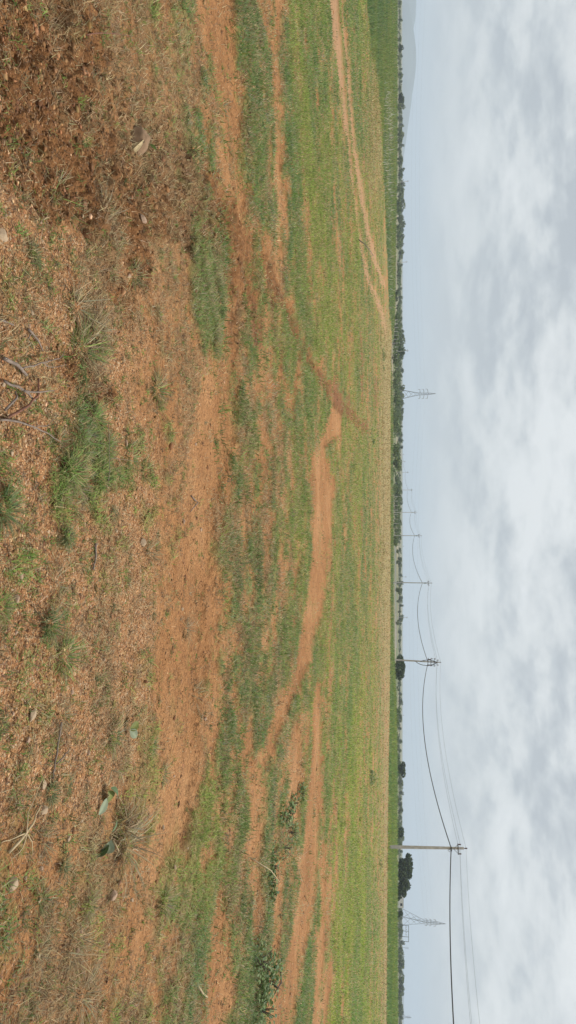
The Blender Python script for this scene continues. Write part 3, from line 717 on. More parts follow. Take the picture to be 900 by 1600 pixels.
def stems_mesh(n, rad, hgt):
    mb = MB()
    for i in range(n):
        a = random.uniform(0, 6.28); q = Vector((rad * .8 * math.cos(a) * random.random(), rad * .8 * math.sin(a) * random.random(), hgt * random.uniform(.6, 1)))
        mb.tube([Vector(), q * .5 + Vector((0, 0, hgt * .12)), q], [.005, .004, .002], 5)
    return mb.mesh('stem')
WC = [(.12, .19, .06), (.15, .22, .07), (.09, .15, .06), (.20, .26, .10)]
def weed(u, v, px, n, label, hf=.45, leaf=.03, cat='weed', group=None):
    p = at(u, v); d = p.length; rad = px / 2 / F * d; r_ = empty('leafy_weed', p, random.uniform(0, 6)); tag(r_, label, cat, group)
    link('leaves', weed_mesh(n, rad, rad * hf * 2, leaf, WC), None, r_); link('stem', stems_mesh(6, rad, rad * hf * 2), M_bark, r_); return r_
weed(1238, 470, 26, 60, 'uppermost leafy weed of the chain crossing the bare strip', leaf=.05)
weed(1255, 460, 26, 70, 'leafy weed second in the chain crossing the bare strip', leaf=.05)
weed(1272, 448, 32, 90, 'fullest leafy weed of the chain crossing the bare strip', leaf=.05)
weed(1275, 436, 26, 60, 'leafy weed at the lower end of the chain crossing the bare strip', leaf=.045)
weed(1300, 452, 36, 90, 'spreading weed with greyish leaves behind the chain', leaf=.04)
weed(1335, 424, 30, 60, 'round leaved weed at the edge of the green strip', leaf=.045)
weed(1352, 420, 26, 40, 'round leaved weed growing on bare soil beside pale twigs', leaf=.045)
weed(1378, 418, 30, 60, 'dark round leaved weed, right one on the green strip', leaf=.045)
weed(1395, 420, 22, 40, 'small dark weed at the right end of the green strip', leaf=.045)
weed(1325, 442, 40, 80, 'low dark bushy weed in the shade of taller grass', leaf=.035)
weed(1515, 416, 44, 130, 'leafy shrub with bare twig beside the lush patch at right', leaf=.05, cat='shrub')
weed(1530, 405, 60, 200, 'low bushy shrub filling the lush patch at right', leaf=.045, cat='shrub')
weed(1575, 395, 60, 170, 'dark green shrub at the right side of the lush patch', leaf=.045, cat='shrub')
weed(1500, 395, 50, 120, 'dense low shrub in front of the twiggy one', leaf=.04, cat='shrub')
stick('stick', 'crooked bare twig poking out of the right hand shrub', [(1520, 436, .02), (1535, 437, .05), (1548, 433, .02), (1556, 430, .01)], .012, .005, M_bark)
weed(1215, 578, 22, 160, 'small round dark bush standing in the far right field', hf=.5, leaf=.09, cat='bush')
weed(690, 587 - 5, 6, 60, 'tiny dark bush in the middle field beside red earth', hf=.5, leaf=.08, cat='bush')
weed(555, 597, 18, 120, 'dark low bush before the tan strip', hf=.4, leaf=.10, cat='bush')
weed(575, 598, 8, 50, 'little reddish brown bush on the tan strip', hf=.5, leaf=.09, cat='bush')
weed(1350, 592, 16, 70, 'dark scrubby bush right of the nearest power pole', hf=.35, leaf=.08, cat='bush')

# ------------------------------------------------------------------ trees
def tree_meshes(seed, w, h, nleaf, leaf, lobes, trunk=.28, cols=None, wide=1.0):
    r = np.random.default_rng(seed); rd = random.Random(seed)
    cols = cols if cols is not None else np.array([(.055, .085, .035), (.075, .105, .04), (.10, .13, .05), (.045, .065, .03)])
    L = []
    for i in range(lobes):
        a = rd.uniform(0, 6.28); q = math.sqrt(rd.random()) * .36 * w
        z = h * rd.uniform(trunk + .18, .84); s = rd.uniform(.16, .30)
        L.append((q * math.cos(a), q * math.sin(a) * wide, z, w * s, w * s, h * s * rd.uniform(.55, .9)))
    L.append((0, 0, h * .6, w * .3, w * .3, h * .28))
    V = []; per = nleaf // len(L)
    for (cx, cy, cz, sx, sy, sz) in L:
        d = r.normal(0, 1, (per, 3)); d /= np.linalg.norm(d, axis=1)[:, None]; d *= r.uniform(.35, 1.08, (per, 1)) ** .5
        V.append(d * np.array([sx, sy, sz]) + np.array([cx, cy, cz]))
    P = np.concatenate(V); n = len(P)
    t1 = r.normal(0, 1, (n, 3)); t1 /= np.linalg.norm(t1, axis=1)[:, None]; t2 = np.cross(t1, r.normal(0, 1, (n, 3))); t2 /= np.linalg.norm(t2, axis=1)[:, None]
    s = leaf * r.uniform(.5, 1.3, (n, 1)) * .5
    Q = np.stack([P - t1 * s - t2 * s * .6, P + t1 * s - t2 * s * .6, P + t1 * s + t2 * s * .6, P - t1 * s + t2 * s * .6], 1).reshape(-1, 3)
    me = mesh_np('crown', Q, [np.arange(4 * n).reshape(n, 4)])
    c = cols[r.integers(0, len(cols), n)] * (1 + r.normal(0, .2, (n, 1))); attr_col(me, 'col', np.repeat(np.clip(c, .01, 1), 4, 0)); me.materials.append(M_crown)
    mb = MB(); mb.tube([(0, 0, -.3), (0.02 * w, 0, h * trunk), (0, .02 * w, h * .55)], [w * .035, w * .026, w * .012], 7)
    for (cx, cy, cz, *_) in L[:-1]: mb.tube([(0, 0, h * trunk * .8), (cx * .5, cy * .5, h * trunk + (cz - h * trunk) * .4), (cx, cy, cz)], [w * .016, w * .011, w * .005], 5)
    tm = mb.mesh('trunk'); tm.materials.append(M_bark)
    return tm, me
def place_tree(meshes, loc, sx, sz, label, cat='tree', group=None, name='tree'):
    r_ = empty(name, loc, random.uniform(0, 6.28)); r_.scale = (sx, sx, sz)
    tag(r_, label, cat, group); link('trunk', meshes[0], None, r_); link('crown', meshes[1], None, r_); return r_
# the dark tree beside the nearest pole, tree behind the transformer pole, singles on the skyline
def feature(u0, u1, vtop, vbase, depth, seed, nleaf, leaf, lobes, label, trunk=.12, name='tree', wide=1.0):
    b_ = space((u0 + u1) / 2, vbase, depth); w = (u1 - u0) / F * depth; h = (vtop - vbase) / F * depth + 1.0
    m_ = tree_meshes(seed, w, h, nleaf, leaf, lobes, trunk); b_.z = b_.z - 1.0
    r_ = place_tree(m_, b_, 1, 1, label, name=name); r_.rotation_euler.z = 0; return r_
feature(1333, 1373, 645, 619, 300, 1, 5200, .62, 11, 'broad dark green tree just right of the nearest power pole', .1)
feature(1366, 1398, 642, 619, 300, 2, 3200, .62, 8, 'darker tree merged with the broad one, ending in a ragged right side', .1)
feature(1014, 1060, 633.5, 617, 330, 3, 4200, .65, 9, 'bushy green tree right behind the transformer pole', .06)
feature(1192, 1212, 635.5, 618, 380, 4, 900, .7, 6, 'small peaked tree standing above the hedge, far from the poles', .1)
feature(1290, 1312, 632, 617, 340, 5, 1200, .65, 6, 'rounded dark bush tree just left of the nearest pole', .08)
feature(1396, 1407, 629, 618, 300, 6, 500, .6, 4, 'small dark bush between the broad tree and the white house', .05)
feature(1422, 1434, 629.5, 618, 300, 7, 500, .6, 4, 'olive bush between the white house and the lattice tower', .05)
feature(69, 82, 632, 622, 560, 8, 500, .8, 5, 'round tree alone in front of the distant blue hills', .15)
feature(147, 162, 633.5, 622, 560, 9, 600, .8, 6, 'pair crowned dark tree at the foot of the blue hills', .15)
feature(540, 560, 633, 613, 420, 10, 1000, .75, 7, 'tall round topped tree behind the slim pole left of the lattice tower', .1)
feature(454, 470, 621.5, 613, 380, 11, 500, .6, 5, 'low dark bush by the end of the two rut track', .05)
# tree line
VAR = [tree_meshes(20 + i, 9, 7, 420, .95, 6, .1, cols=np.array([(.10, .135, .065), (.14, .175, .08), (.19, .22, .10)])) for i in range(5)]
VAR += [tree_meshes(30 + i, 6, 9, 380, .85, 6, .2, cols=np.array([(.12, .15, .08), (.15, .18, .09)])) for i in range(2)]
TU = [0, 60, 100, 140, 170, 200, 240, 290, 340, 385, 420, 460, 500, 545, 590, 640, 670, 720, 780, 850, 900, 960, 1010, 1080, 1180, 1230, 1290, 1320, 1420, 1470, 1540, 1620]
TT = [628, 628, 629, 629, 631, 630, 629.5, 631, 631, 632, 630, 628, 629.5, 630, 629, 630.5, 628.5, 628, 626.5, 626, 628, 628, 628, 627, 627, 630, 629, 630, 628, 630, 630, 630]
SEG = [(0, 210, 'small hazy tree of the line below the blue hills', 'trees below the blue hills'),
       (210, 480, 'small hazy tree of the line beyond the two rut track', 'trees beyond the two rut track'),
       (480, 605, 'small hazy tree of the line left of the middle lattice tower', 'trees left of the middle lattice tower'),
       (605, 830, 'small hazy tree of the line between the middle tower and the white wall', 'trees between tower and white wall'),
       (830, 1012, 'small hazy tree of the line behind the long white wall', 'trees behind the white wall'),
       (1060, 1330, 'small tree of the hedge line between transformer pole and nearest pole', 'trees between the two big poles'),
       (1420, 1620, 'small tree of the hedge line around the right hand lattice tower', 'trees at the right hand lattice tower')]
def skyline(row, depth0, step, top_off, prob):
    for (a, b_, lab, grp) in SEG:
        u_ = a + random.uniform(0, step)
        while u_ < b_:
            if random.random() < prob:
                dep = depth0 * random.uniform(.9, 1.15)
                top = np.interp(u_, TU, TT) + top_off - (1.0 if u_ < 480 else 0) + random.choice((random.uniform(-3.2, .4), random.uniform(-.8, 1.4)))
                p_ = space(u_, 620, dep); p_.z = float(terrain_base(p_.x, p_.y))
                ztop = H + (top + 1.0 - 630) / F * dep
                h = max(1.8, (ztop - p_.z) * 1.13); m_ = random.choice(VAR); s0 = 7 if m_ in VAR[:5] else 9
                place_tree(m_, p_, h / s0 * random.uniform(.9, 1.35), h / s0, lab, group=grp)
            u_ += step * random.uniform(.7, 1.3)
skyline(0, 640, 10.5, 0, .97)
skyline(1, 470, 15, -4.5, .6)
# far-off wood reading as one mass, behind the single trees
n = 26000; u_ = rng.uniform(-150, 1750, n); dep = rng.uniform(760, 1050, n)
top = np.interp(u_, TU, TT) - 2.4; x = (u_ - 800) / F * dep; y = dep; zb = terrain_base(x, y)
bump_ = fbm(x, y * 0, .06, 3, 301); zt = H + (top - 630) / F * dep - 3.0 * sst(.35, .6, 1 - bump_)
gap = sst(.42, .5, fbm(x, y * 0, .006, 2, 311)) ; keep = rng.random(n) < np.where(u_ < 420, .30 + .7 * gap, 1.0)
z = zb + (zt - zb) * rng.random(n) ** .7
x, y, z = x[keep], y[keep], z[keep]; n = len(x); P = np.stack([x, y, z], 1)
t1 = rng.normal(0, 1, (n, 3)); t1 /= np.linalg.norm(t1, axis=1)[:, None]; t2 = np.cross(t1, rng.normal(0, 1, (n, 3))); t2 /= np.linalg.norm(t2, axis=1)[:, None]
s = rng.uniform(.5, 1.4, (n, 1)); Q = np.stack([P - t1 * s - t2 * s * .6, P + t1 * s - t2 * s * .6, P + t1 * s + t2 * s * .6, P - t1 * s + t2 * s * .6], 1).reshape(-1, 3)
me = mesh_np('distant_wood', Q, [np.arange(4 * n).reshape(n, 4)]); c = pick(np.array([(.13, .16, .09), (.16, .18, .10), (.20, .215, .12)]), n); attr_col(me, 'col', np.repeat(c, 4, 0))
tag(link('distant_wood', me, M_crown), 'hazy distant wood closing off the plain', 'wood', kind='stuff')
# scrub on the plain below the crest (middle) : separate shrubs
SV = [tree_meshes(50 + i, 7, 3, 260, .6, 5, .02, cols=np.array([(.13, .18, .065), (.17, .215, .085), (.10, .145, .06)]), wide=1.3) for i in range(3)]
for i in range(150):
    u_ = random.uniform(485, 850) if i < 110 else random.uniform(1070, 1330) if i < 130 else random.uniform(240, 485)
    dep = random.uniform(310, 560) if i < 130 else random.uniform(470, 560); p_ = space(u_, 618, dep); p_.z = float(terrain_base(p_.x, p_.y)); s_ = random.uniform(.6, 1.25)
    w = ('scrubby bush on the plain below the crest, between track end and white wall', 'bushes on the middle plain') if i < 110 else ('scrubby bush before the hedge, between the two big poles', 'bushes before the right hedge') if i < 130 else ('scrubby bush on the plain behind the left crop', 'bushes behind the left crop')
    place_tree(random.choice(SV), p_, s_, s_, w[0], 'bush', w[1], 'bush')

# ------------------------------------------------------------------ hills
def hill(name, prof, depth, thick):
    V = []; us = np.linspace(prof[0][0], prof[-1][0], 90); hs = np.interp(us, [p_[0] for p_ in prof], [p_[1] for p_ in prof]); rows = 9
    for j in range(rows):
        t = j / (rows - 1); prof_j = math.sin(PI * t) ** .8
        for i, u_ in enumerate(us):
            dep = depth + (t - .5) * thick; x_ = (u_ - 800) / F * depth * (1 + .0 * t) + 60 * (vnoise(np.array([i * .3]), np.array([j * .9]), 5)[0] - .5)
            top = (hs[i] - 630) / F * depth
            zz = -3.2 - 1 + max(0, top) * (1 + .10 * (fbm(np.array([i * .35]), np.array([3.3]), 1, 3, 61)[0] - .5)) * prof_j * (1 + .10 * (vnoise(np.array([i * .5]), np.array([j * .8]), 9)[0] - .5) * (0 if t == .5 else 1))
            V.append((x_, dep, zz))
    f = [(j * 90 + i, j * 90 + i + 1, (j + 1) * 90 + i + 1, (j + 1) * 90 + i) for j in range(rows - 1) for i in range(89)]
    me = bpy.data.meshes.new(name); me.from_pydata(V, [], f); me.polygons.foreach_set('use_smooth', [True] * len(f)); o = link(name, me, M_hill); tag(o, kind='structure'); return o
# the hills stand far beyond the plain
hill('hills', [(-500, 630), (-350, 640), (-200, 648), (-100, 655), (0, 651), (20, 650), (40, 644), (65, 642), (74, 645), (95, 648), (106, 651), (118, 648), (140, 646), (165, 642), (185, 638), (205, 632), (230, 629)], 6200, 1700)
hill('low_hills', [(1490, 629.5), (1520, 631.8), (1570, 632.4), (1600, 632), (1800, 634), (1950, 630)], 6000, 900)

# ------------------------------------------------------------------ power poles
LINE = [dict(u=1325, d=76, top=725, att=705), dict(u=1035, d=132, top=687, att=669), dict(u=911, d=192, top=673, att=660), dict(u=837, d=260, top=657.5, att=648),
        dict(u=800.5, d=325, top=650.5, att=643), dict(u=765.5, d=416, top=644.5, att=638), dict(u=738, d=531, top=638.5, att=634), dict(u=721, d=643, top=633.5, att=631), dict(u=710, d=760, top=631.5, att=630)]
dirn = Vector((-.13, 1, 0)).normalized()
crossdir = Vector((1, .13, 0)).normalized(); RZ = math.atan2(crossdir.y, crossdir.x)
def make_pole(arms=True, L_=9.5, full=True):
    """origin at the pole's foot, top at L_"""
    r_ = empty('power_pole', (0, 0, 0), RZ)
    mb = MB(); n = 4
    w0, w1 = (.12, .15), (.08, .095)
    V = []
    for z_, (a, b_) in ((0, w0), (L_, w1)):
        for sx, sy in ((-1, -1), (1, -1), (1, 1), (-1, 1)): V.append((sx * a, sy * b_, z_))
    b0 = len(mb.v); mb.v += V; mb.f += [(0, 1, 5, 4), (1, 2, 6, 5), (2, 3, 7, 6), (3, 0, 4, 7), (4, 5, 6, 7), (3, 2, 1, 0)]
    mb.build('post', M_conc, r_)
    return r_
def insulator(parent, x, y, z, s=1.0):
    mb = MB(); prof = [(0, .02), (.04, .05), (.06, .035), (.09, .055), (.11, .035), (.14, .05), (.17, .02)]
    mb.tube([(x, y, z + a * s) for a, _ in prof], [b * s for _, b in prof], 8)
    return mb.build('insulator', M_porc, parent, True)
L_ = 9.5
def std_pole():
    r_ = make_pole()
    MB().box((0, -.17, L_ - .58), (1.15, .08, .09)).tube([(-.5, -.17, L_ - .58), (0, -.17, L_ - 1.0)], .02, 5).tube([(.5, -.17, L_ - .58), (0, -.17, L_ - 1.0)], .02, 5).build('crossarm', M_iron, r_)
    insulator(r_, -.5, -.17, L_ - .53, 1.5); insulator(r_, .5, -.17, L_ - .53, 1.5)
    MB().tube([(0, 0, L_), (0, 0, L_ + .12)], .03, 6).build('top_pin', M_iron, r_); insulator(r_, 0, 0, L_ + .08, 1.5)
    MB().box((0, -.15, L_ - 1.25), (.30, .34, .12)).tube([(.1, -.2, L_ - 1.25), (.2, -.3, L_ - 1.45), (.05, -.3, L_ - 1.6), (0, -.2, L_ - 1.3)], .025, 6).build('cable_clamp', M_iron, r_)
    return r_
def transformer_pole():
    r_ = make_pole()
    for k, z_ in enumerate((.45, .95, 1.5, 2.0)):
        MB().box((0, -.18, L_ - z_), (1.5 if k != 0 else 1.0, .09, .09)).build('crossarm', M_iron, r_)
    for z_ in (.45, .95, 1.5):
        for x_ in (-.62, 0, .62) if z_ > .5 else (-.45, .45): insulator(r_, x_, -.18, L_ - z_ + .05, 1.4)
    insulator(r_, 0, 0, L_, 1.5)
    for x_ in (-.5, .5): MB().box((x_, -.3, L_ - 1.75), (.14, .14, .5)).build('fuse_holder', M_porc, r_)
    MB().tube([(-.62, -.25, L_ - 2.0), (0, -.3, L_ - .5), (.62, -.25, L_ - 2.0)], .035, 5).build('frame_brace', M_iron, r_)
    for sgn, bot, wd in ((1, 4.1, .62), (-1, 3.3, .40)):
        pts = [(sgn * wd * math.sin(t * PI) ** .7 * (1 if t < .99 else 0), -.28, L_ - .5 - (bot - .5) * t) for t in np.linspace(0, 1, 16)]
        MB().tube(pts, .05, 6).build('cable_loop', M_cable, r_, True)
    return r_
P0 = std_pole(); roots = []
LABS = ['nearest and tallest concrete power pole, single crossarm, rising from the right field', None,
        'concrete power pole next left of the transformer pole, in front of the white wall',
        'concrete power pole standing at the left end of the white wall',
        'power pole fourth from the transformer pole along the receding row, left of the wall end',
        'small power pole in the receding row with a cable sagging on both sides',
        'tiny power pole, third from the left end of the receding row', 'tiny power pole, second from the left end of the receding row', 'faintest power pole, left end of the receding row']
LABS[4] = 'slim power pole just left of the white wall, second left of the pole at its end'
LABS[4] = 'slim power pole immediately left of the one at the white wall end'
for i, q in enumerate(LINE):
    t_ = space(q['u'], q['top'], q['d'])
    if i == 0: o = P0
    elif i == 1: o = transformer_pole()
    else: o = copy_tree(P0)
    o.location = (t_.x, t_.y, t_.z - L_)
    gr = float(gz(t_.x, t_.y)[0]); need = t_.z - gr + .3
    o.scale = (1, 1, 1); o.location.z = t_.z - L_
    if need > L_: o.scale.z = need / L_; o.location.z = t_.z - need
    th = (-.052, .028, 0, 0, 0, 0, 0, 0, 0)[i]; o.rotation_euler = (0, th, RZ); o.location.x -= math.sin(th) * max(L_, need)
    tag(o, LABS[i] or 'transformer pole crowded with crossarms, insulators and looping cables', 'power pole', 'power poles of the receding row')
    roots.append(o)
# the next pole to the right stands just outside the picture and carries the wires
pe = space(1325, 705, 76); nx = pe + Vector((7.7, -56, 0)); o = copy_tree(P0); o.location = (nx.x, nx.y, space(1325, 725, 76).z - L_); tag(o, 'concrete power pole at the near right end of the row, outside the frame edge', 'power pole', 'power poles of the receding row')
def catenary(a, b_, sag, n=28): return [a.lerp(b_, t) - Vector((0, 0, sag * 4 * t * (1 - t))) for t in np.linspace(0, 1, n)]
def wire(name, label, a, b_, sag, r_, mat, group=None, cat='cable', twist=False):
    pts = catenary(a, b_, sag); o0 = pts[0]
    mb = MB()
    if twist:
        n = 420; P_ = catenary(a, b_, sag, n)
        for ph in range(3): mb.tube([p_ - o0 + Vector((math.cos(i * .9 + ph * 2.1) * r_ * .7, 0, math.sin(i * .9 + ph * 2.1) * r_ * .7)) for i, p_ in enumerate(P_)], r_ * .62, 5)
    else: mb.tube([p_ - o0 for p_ in pts], r_, 5)
    o = mb.build(name, mat, None, True); o.location = o0; tag(o, label, cat, group); return o
atts = [nx] + [space(q['u'], q['att'], q['d']) for q in LINE]
tops = [space(q['u'], q['top'], q['d']) for q in LINE]; tops = [tops[0] + Vector((7.7, -56, 0))] + tops
sags = [1.25, 1.75, 1.5, 1.5, 1.2, 1.2, 1, .8, .6]
SL = ['twisted dark cable leaving the nearest pole towards the right edge', 'dark cable sagging between the nearest pole and the transformer pole', 'dark cable sagging from the transformer pole to the next pole left', 'dark cable span sagging in front of the white wall', 'dark cable span just left of the white wall', 'short dark cable span in the receding row', 'faint cable span near the far end of the row', 'very faint cable span near the far end of the row', 'farthest faint cable span of the row']
for i in range(len(LINE)):
    wire('bundled_cable', SL[i], atts[i], atts[i + 1], sags[i], .042 if i < 1 else .05, M_cable, 'bundled cable spans of the power line', twist=(i == 0))
WLAB = ['thin bare wire from the nearest pole to the right edge', 'thin bare wire between the nearest pole and the transformer pole', 'thin bare wire from the transformer pole to the next pole left']
for i in range(6):
    for k, (ox, oz) in enumerate(((-.5, -.4), (.5, -.4), (0, .2))):
        off = crossdir * ox + Vector((0, 0, oz))
        lab = WLAB[i] if i < 3 else 'fine bare wire between two small far poles of the row'
        wire('bare_wire', lab, tops[i] + off, tops[i + 1] + off, (.85, 1.0, .9, .8, .8, .8)[i], .0075 if i < 1 else .010 if i < 2 else .013, M_wire, 'bare wires at ' + str(('the right edge', 'the long span', 'the transformer span', 'the far poles', 'the far poles', 'the far poles')[i]), cat='wire')
# separate far poles
for u_, vt, vb, dep, lab in ((549, 638, 611, 400, 'slim pole left of the middle lattice tower'), (410, 636.5, 620, 520, 'slim pole over the trees beyond the two rut track'), (284, 638.5, 622, 560, 'leftmost slim pole, above the tree line'),
                             (854, 631.5, 621, 700, 'faint pole peeping over trees behind the white wall, leftmost of three'), (902, 635, 620, 600, 'faint pole just left of the pole before the white wall'), (965.5, 637, 619, 560, 'faint pole with crossbar, rightmost of three behind the white wall'), (1118, 631.5, 622, 800, 'tiny faint pole over the hedge right of the transformer pole')):
    t_ = space(u_, vt, dep); o = copy_tree(P0); g_ = float(terrain_base(t_.x, t_.y)); o.location = (t_.x, t_.y, g_ - .2); o.scale = (1.1, 1.1, (t_.z - g_ + .2) / L_); tag(o, lab, 'power pole', 'separate far power poles')

# ------------------------------------------------------------------ lattice towers
def tower(u, vtop, depth, halfw, skew, label, armz, armw, rot=.2, thick=.07):
    t_ = space(u, vtop, depth); g_ = float(terrain_base(t_.x, t_.y)); h = t_.z - g_
    r_ = empty('lattice_tower', (t_.x, t_.y, g_), rot); tag(r_, label, 'pylon', 'lattice towers')
    lv = [0, .16, .30, .42, .52, .60, .67, .73, .79, .85, .91]
    def wdt(t): return halfw * (1 - t / .56) + .07 * h * .35 * (t / .56) if t < .56 else .07 * h * .35 * (1 - (t - .56) * .9) if t < .91 else .3
    def cx(t): return skew * max(0, 1 - t / .6)
    def cor(t, k): sx, sy = ((-1, -1), (1, -1), (1, 1), (-1, 1))[k]; return Vector((cx(t) + sx * wdt(t), sy * wdt(t), t * h))
    apex = Vector((0, 0, h))
    for k in range(4): MB().tube([cor(t, k) for t in lv] + [apex], thick, 4).build('leg', M_steel, r_)
    mb = MB()
    for a, b_ in zip(lv[:-1], lv[1:]):
        for k in range(4):
            k2 = (k + 1) % 4; mb.tube([cor(a, k), cor(b_, k2)], thick * .4, 3); mb.tube([cor(a, k2), cor(b_, k)], thick * .4, 3)
    mb.build('lattice_bracing', M_steel, r_)
    tips = []
    for z_ in armz:
        for sg in (-1, 1):
            m2 = MB(); tip = Vector((sg * armw, 0, z_ * h + .2)); t = z_; w = wdt(t)
            for sy in (-1, 1): m2.tube([Vector((sg * w, sy * w, z_ * h)), tip], thick * .7, 3); 
            m2.tube([Vector((sg * w, 0, z_ * h + h * .03)), tip], thick * .7, 3)
            m2.build('cross_arm', M_steel, r_)
            mi = MB().tube([tip, tip - Vector((0, 0, 1.3))], .10, 5); mi.build('insulator_string', M_porc, r_)
            tips.append(r_.location + Matrix.Rotation(rot, 3, 'Z') @ (tip - Vector((0, 0, 1.3))))
    return r_, tips, t_
tA = tower(615, 681, 560, 3.9, 0, 'lattice tower in the middle distance with three short crossarms', (.585, .68, .78), 3.4, .12, .12)
tB = tower(1443.5, 696.5, 470, 3.9, -3.4, 'lattice tower at the right with one upright side', (.62, .70, .79), 2.4, .25, .10)
tCc = tower(1590, 643, 1500, 3.5, 0, 'faint faraway lattice tower near the right edge', (.60, .72, .84), 3.5, .1, .16)
for k, a in enumerate(tA[1]):
    off = Vector((-330, -70, 4)) if k % 2 == 0 else Vector((-330, -70, 4)); b_ = a + off
    wire('transmission_line', 'faint long conductor running left from the middle lattice tower', a, b_, 7, .006, M_wire, 'conductors left of the middle tower', 'wire')
    wire('transmission_line', 'faint long conductor running right from the middle lattice tower', a, a + (tB[1][k] - a), 8, .006, M_wire, 'conductors between the lattice towers', 'wire')
# substation gantry right of the second tower
g0 = space(1445, 622, 480); gg = float(terrain_base(g0.x, g0.y)); r_ = empty('substation_gantry', (g0.x, g0.y, gg)); tag(r_, 'steel substation gantry with a flat top beam beside the right lattice tower', 'gantry')
hb = H + 8.2 / F * 480 - gg; X = [0, 3.6, 7.2, 10.2]
for x_ in X: MB().box((x_, 0, hb / 2), (.20, .20, hb)).tube([(x_ - .5, 0, 0), (x_, 0, hb * .7)], .05, 4).build('column', M_steel, r_)
MB().box((5.1, 0, hb), (10.6, .25, .28)).build('top_beam', M_steel, r_); MB().box((3.0, 0, hb - 1.7), (6.6, .14, .14)).build('lower_beam', M_iron, r_)
for x_ in (1.0, 2.4, 4.4, 6): insulator(r_, x_, 0, hb - 1.6, 3)
t_ = space(1481.5, 638.5, 480); r_ = empty('mast', (t_.x, t_.y, gg)); tag(r_, 'single thin mast with two short bars right of the gantry', 'mast'); MB().tube([(0, 0, 0), (0, 0, t_.z - gg)], .07, 5).build('pole', M_steel, r_)
for k in (.5, 1.6): MB().box((0, 0, t_.z - gg - k), (1.6, .1, .1)).build('bar', M_steel, r_)

# ------------------------------------------------------------------ house, wall, posts
b0 = space(1411, 620, 430); g_ = float(terrain_base(b0.x, b0.y)); r_ = empty('white_house', (b0.x, b0.y, g_)); tag(r_, 'small white flat roofed house with a dark window beside the dark trees', 'house')
hh = H + (-1.2) / F * 430 + .5 - g_; MB().box((0, 2, hh / 2), (5.2, 4, hh)).build('wall', M_white, r_); MB().box((0, 2, hh + .07), (5.6, 4.4, .14)).build('roof', M_grey, r_)
w_ = MB().box((.7, -.02, hh - 1.1), (1.5, .06, 1.2)).build('window', M_glass, r_); MB().box((.7, -.035, hh - 1.78), (1.8, .14, .10)).build('sill', M_grey, w_)
MB().box((-1.6, -.02, 1.05), (.9, .06, 2.1)).build('door', M_iron, r_)
a = space(834, 618, 415); b_ = space(1012, 619, 470); za = float(terrain_base(a.x, a.y)); zt = H + (618.7 - 630) / F * 415
r_ = empty('compound_wall', (a.x, a.y, za)); tag(r_, 'long low white compound wall on the plain behind the pole row', 'wall')
dd = Vector((b_.x - a.x, b_.y - a.y, 0)); an = math.atan2(dd.y, dd.x); r_.rotation_euler.z = an; ln = dd.length; hh = zt - za
MB().box((ln / 2, 0, hh / 2), (ln, .2, hh)).build('wall_panel', M_white, r_); MB().box((ln / 2, 0, hh + .03), (ln, .3, .06)).build('coping', M_grey, r_)
MB().box((0, -.01, hh * .5 + .5), (.7, .7, hh + 1.0)).build('end_pillar', M_white, r_)
s0 = space(912.5, 616.5, 250); g_ = float(terrain_base(s0.x, s0.y)); o = MB().box((0, 0, .55), (.7, .5, 1.1)).box((0, 0, 1.13), (.8, .6, .06)).build('white_box', M_white); o.location = (s0.x - .3, s0.y, s0.z - .55); tag(o, 'small white cabinet at the foot of a power pole', 'cabinet')
for (a0, a1, n_, lab, grp) in ((500, 566, 12, 'pale fence post on the plain past the track end, left of the lattice tower', 'fence posts left of the lattice tower'), (776, 832, 9, 'pale fence post left of the white wall', 'fence posts left of the white wall')):
    mb = MB().box((0, 0, 1.1), (.22, .22, 2.2)).tube([(0, 0, 2.2), (0, -.25, 2.5)], .09, 4); me_ = mb.mesh('fence_post'); me_.materials.append(M_conc)
    for k in range(n_):
        p_ = space(a0 + (a1 - a0) * k / (n_ - 1), 617, 330); o = link('fence_post', me_); o.location = (p_.x, p_.y, float(terrain_base(p_.x, p_.y))); tag(o, lab, 'fence post', grp)

# ------------------------------------------------------------------ haze
BX = 13500; ztop = 235
hz = MB().box((0, 0, (ztop - 7) / 2), (2 * BX, 2 * BX, ztop + 7)).mesh('haze'); m = bpy.data.materials.new('haze_air'); m.use_nodes = True; nt = m.node_tree; nt.nodes.clear()
out = nt.nodes.new('ShaderNodeOutputMaterial'); pv = nt.nodes.new('ShaderNodeVolumePrincipled'); pv.inputs['Color'].default_value = (.66, .775, .94, 1); pv.inputs['Density'].default_value = .00019; pv.inputs['Anisotropy'].default_value = 0
nt.links.new(pv.outputs[0], out.inputs['Volume']); hz.materials.append(m); tag(link('haze', hz), 'thin pale blue haze over the plain', 'haze', kind='stuff')

# ------------------------------------------------------------------ sky and sun
SUN_EL, SUN_AZ = math.radians(56), math.radians(48)     # azimuth from +Y towards +X
w = bpy.data.worlds.new('World'); sc.world = w; w.use_nodes = True; nt = w.node_tree; nt.nodes.clear(); L = nt.links.new
out = nt.nodes.new('ShaderNodeOutputWorld'); bg = nt.nodes.new('ShaderNodeBackground'); bg.inputs['Strength'].default_value = .1; L(bg.outputs[0], out.inputs[0])
sky = nt.nodes.new('ShaderNodeTexSky'); sky.sky_type = 'NISHITA'; sky.sun_disc = False; sky.sun_elevation = SUN_EL; sky.sun_rotation = SUN_AZ; sky.dust_density = 3
tc = nt.nodes.new('ShaderNodeTexCoord'); sep = nt.nodes.new('ShaderNodeSeparateXYZ'); L(tc.outputs['Generated'], sep.inputs[0])
def MT(op, a, b=None, c=None, clamp=False):
    n = nt.nodes.new('ShaderNodeMath'); n.operation = op; n.use_clamp = clamp
    for i, q in enumerate((a, b, c)):
        if q is None: continue
        if isinstance(q, (int, float)): n.inputs[i].default_value = q
        else: L(q, n.inputs[i])
    return n.outputs[0]
